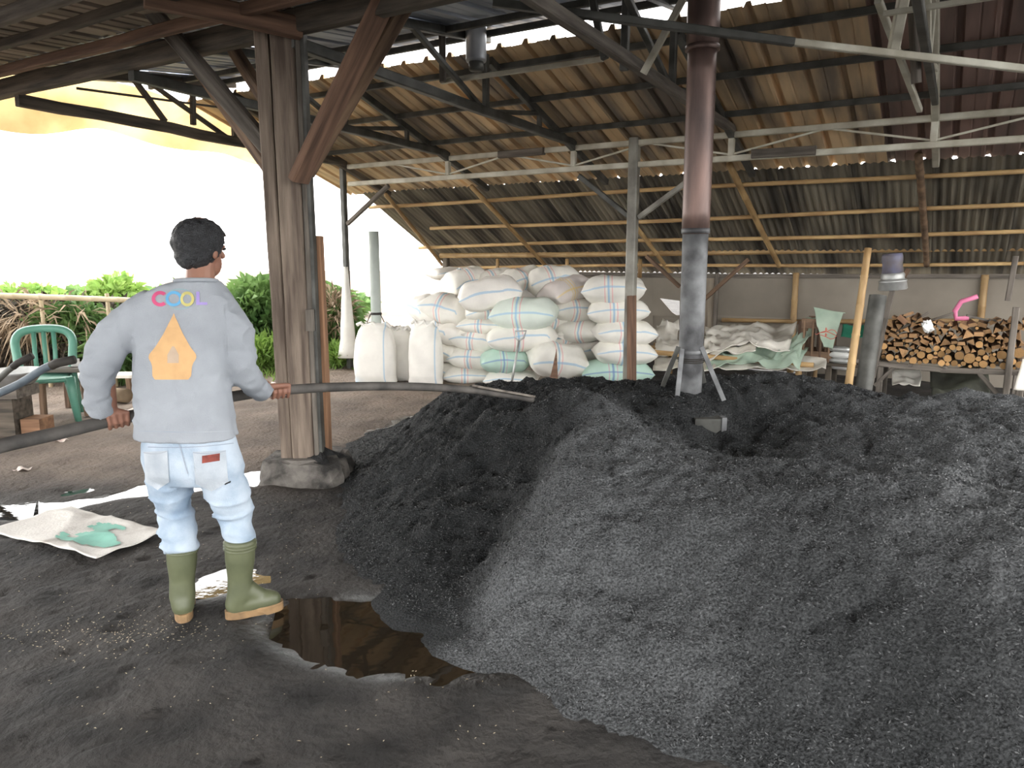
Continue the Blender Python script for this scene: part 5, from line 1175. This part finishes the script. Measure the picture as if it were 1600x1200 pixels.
v = v + np.array([[0, -1, 0]]) * (.006 * w2 * arm)[:, None]
so = obj('shirt', from_arr(v, f), MAT['shirt'], man, True)
shirt_bvh = BVHTree.FromPolygons([Vector(p) for p in v], f)
def on_shirt(x, y, off=.002, bvh=shirt_bvh):
    d = ray(x, y).normalized(); h = bvh.ray_cast(C0, d)
    return (h[0] + h[1] * off) if h[0] is not None and h[1].dot(d) < 0 else ((h[0] - h[1] * off) if h[0] is not None else None)
def decal(name, parent, mat, nx, ny, fn, bvh=shirt_bvh, off=.002):
    """print lying on the cloth: a fine grid dropped onto the garment surface"""
    mb = MB(); pts = [on_shirt(*fn(i / nx, j / ny), off, bvh) for j in range(ny + 1) for i in range(nx + 1)]
    k = nx + 1; fs = [(j * k + i, j * k + i + 1, (j + 1) * k + i + 1, (j + 1) * k + i) for j in range(ny) for i in range(nx)]
    fs = [q for q in fs if all(pts[i] is not None for i in q)]; pts = [p if p is not None else Vector((0, MY, 1)) for p in pts]
    mb.add(pts, fs); return obj(name, mb, mat, parent, True)
def arc(cx, cy, rx, ry, w, a0, a1):
    def fn(u, v): a = r_(a0 + (a1 - a0) * u); return cx + (rx - w * v) * math.cos(a), cy - (ry - w * v) * math.sin(a)
    return fn
decal('letter_c', so, MAT['print_pink'], 24, 2, arc(250.5, 467, 13, 12, 5.5, 45, 315))
decal('letter_o', so, MAT['print_blue'], 32, 2, arc(272, 467, 13, 12, 4.4, 0, 360)); decal('letter_o', so, MAT['print_yellow'], 32, 2, arc(293, 467.5, 11, 11.5, 4.2, 0, 360), off=.0026)
decal('letter_l', so, MAT['print_purple'], 2, 10, lambda u, v: (307 + 5 * u, 456 + 20 * v)); decal('letter_l_foot', so, MAT['print_purple'], 8, 2, lambda u, v: (307 + 17 * u, 472.5 + 4 * v), off=.0026)
decal('print_arc', so, MAT['print_teal'], 20, 1, arc(281, 466, 24, 14.5, 1.3, 50, 130)); decal('print_arc', so, MAT['print_teal'], 20, 1, arc(281, 466, 24, 17.5, 1.3, 230, 310))
def mount(u, v):
    prof = ((0, 0), (.12, 6), (.3, 15), (.5, 27), (.62, 36.5), (.68, 37), (.74, 33), (.8, 31), (.95, 30), (1, 26)); w = 0
    for (a, wa), (b, wb) in zip(prof[:-1], prof[1:]):
        if a <= v <= b: w = wa + (wb - wa) * (v - a) / (b - a)
    return 272 - 3.5 * v + (u - .5) * 2 * max(w, .3), 490 + 103 * v
decal('mountain_print', so, MAT['print_orange'], 20, 36, mount)
decal('house_print', so, MAT['print_grey'], 6, 6, lambda u, v: (262 + 18 * (u - .5) * (.2 + .8 * min(1, v * 2)) + 9, 541 + 26 * v), off=.003)
mb = MB(); mb.tube([D(306 + 33 * math.cos(a), 439 - 5 * math.sin(a) * .4, MY - .064 * math.sin(a) * 1.05) for a in np.linspace(0, 2 * PI, 33)], .008, 8, caps=False); obj('collar', mb, MAT['shirt'], so, True)
decal('hem_seam', so, MAT['denimseam'], 60, 1, lambda u, v: (219 + 146 * u, 672.5 + 2.0 * math.sin(u * PI) + 1.2 * v), off=.0012)
# jeans
mb = MB()
mb.rings([ringat(D((a + b) / 2, y, MY), (b - a) / 2 * MY / F, th, 36) for y, a, b, th in ((668, 228, 362, .105), (690, 222, 370, .112), (715, 222, 378, .122), (735, 226, 384, .12), (752, 245, 375, .10))])
limb([J(258, 715, MY), J(266, 760, MY + .005), J(274, 800, MY + .03), J(281, 832, MY + .02), J(284, 862, MY)], [.092, .088, .076, .068, .060])
limb([J(338, 715, MY), J(352, 760, MY + .005), J(365, 800, MY + .03), J(372, 828, MY + .02), J(375, 856, MY)], [.092, .090, .080, .072, .060])
v, f = remesh(mb, .0085, 5)
low = np.clip((D(280, 720, MY).z - v[:, 2]) / .25, 0, 1); w2 = fbm(v * np.array([.55, .55, 1.5]), 11, 2, 33); rid = 1 - np.abs(fbm(v * np.array([.6, .6, 1.8]), 8, 2, 39))
legc = np.where((v[:, 0] < D(312, 760, MY).x)[:, None], np.array([[D(270, 790, MY).x, MY, 0]]), np.array([[D(362, 790, MY).x, MY, 0]])); nr = v - legc; nr[:, 2] = 0; nr /= np.linalg.norm(nr, axis=1)[:, None] + 1e-9
v = v + nr * (low * (.013 * w2 + .020 * (rid ** 4 - .3)) + .004 * w2)[:, None]
jo = obj('jeans', from_arr(v, f), MAT['denim'], man, True); jb = BVHTree.FromPolygons([Vector(p) for p in v], f)
def pocket(x0, x1, y0, y1, sk):
    def fn(u, v): tip = .22 * (1 - abs(2 * u - 1)); return x0 + (x1 - x0) * u + sk * v, y0 + (y1 - y0) * v * (.82 + tip) + (x1 - x0) * .05 * u * -1
    return fn
for x0, x1, y0, y1, sk in ((226, 262, 706, 764, 3), (302, 352, 706, 766, 4)):
    pk_ = decal('back_pocket', jo, MAT['denimpocket'], 14, 14, pocket(x0, x1, y0, y1, sk), jb, .004)
    decal('pocket_seam', pk_, MAT['denimseam'], 14, 1, lambda u, v: (x0 + (x1 - x0) * u, y0 - (x1 - x0) * .05 * u + 1.6 * v + 3 * math.sin(u * PI)), jb, .0055)
decal('leather_patch', jo, MAT['leather'], 8, 4, lambda u, v: (316 + 27 * u, 712 - 4 * u + 12 * v), jb, .0065)
decal('small_tear', jo, MAT['hair'], 4, 1, lambda u, v: (351 + 9 * u, 755 - 4 * u + 2.5 * v), jb, .004)
decal('waist_seam', jo, MAT['denimseam'], 30, 1, lambda u, v: (232 + 132 * u, 696 - 6 * (u - .3) + 3 * math.sin(u * PI) + 1.3 * v), jb, .003)
decal('centre_seam', jo, MAT['denimseam'], 1, 20, lambda u, v: (277 + 16 * v + 1.3 * u, 684 + 56 * v), jb, .003)
# boots
def boot(top, ank, toe, label):
    t = bpy.data.objects.new('boot', None)
    mb = MB(); pts = [top, top.lerp(ank, .35), top.lerp(ank, .75), ank + Z * .0]; 
    mb.tube(cat(pts, 5), list(np.linspace(.064, .060, 5)) + list(np.linspace(.060, .050, 5)) + list(np.linspace(.050, .052, 6)), 24)
    d = (toe - ank); d.z = 0; dl = d.length; d.normalize(); heel = Vector((ank.x, ank.y, .058)) - d * .018
    mb.capsule(ank - Z * .0, heel, .053, .046); mb.capsule(heel, Vector((ank.x, ank.y, .052)) + d * dl * .6, .045, .045); mb.capsule(Vector((ank.x, ank.y, .052)) + d * dl * .55, Vector((ank.x, ank.y, .047)) + d * (dl - .045), .045, .038); mb.capsule(ank + Z * .03, Vector((ank.x, ank.y, .055)) + d * dl * .55, .048, .036)
    v, f = remesh(mb, .007, 6); o = obj('boot', from_arr(v, f), MAT['boot'], man, True)
    mbr = MB()
    for k in range(3): c = top - (top - ank).normalized() * (.012 + .013 * k); mbr.lathe(c, [(.0625, -.004), (.0668, 0), (.0625, .004)], 26, (top - ank).normalized(), caps=False)
    obj('top_rings', mbr, MAT['boot'], o, True)
    sd = Vector((-d.y, d.x, 0)); out = []
    for k in range(32):
        a = 2 * PI * k / 32; x = math.cos(a); y = math.sin(a); px_ = (dl + .065) / 2 * x; wdt = .047 if x > 0 else .042; wdt -= .008 * math.exp(-((x + .15) / .25) ** 2); out.append((px_ + (dl - .065) / 2 + 0, wdt * math.copysign(abs(y) ** .75, y)))
    c0 = Vector((ank.x, ank.y, 0)); mbs = MB()
    def zb(x): return .018 if .045 < x < .09 else 0
    mbs.rings([[c0 + d * x + sd * y + Z * (zb(x)) for x, y in out], [c0 + d * x + sd * y + Z * .02 for x, y in out], [c0 + d * x * 1.0 + sd * y * 1.03 + Z * .03 for x, y in out], [c0 + d * x + sd * y * .95 + Z * .036 for x, y in out]])
    obj('sole', mbs, MAT['sole'], o)
boot(J(284, 846, MY), anL, anL + Vector((-.07, .165, 0)), 'left'); boot(J(375, 842, MY), anR, anR + Vector((.155, .075, 0)), 'right')
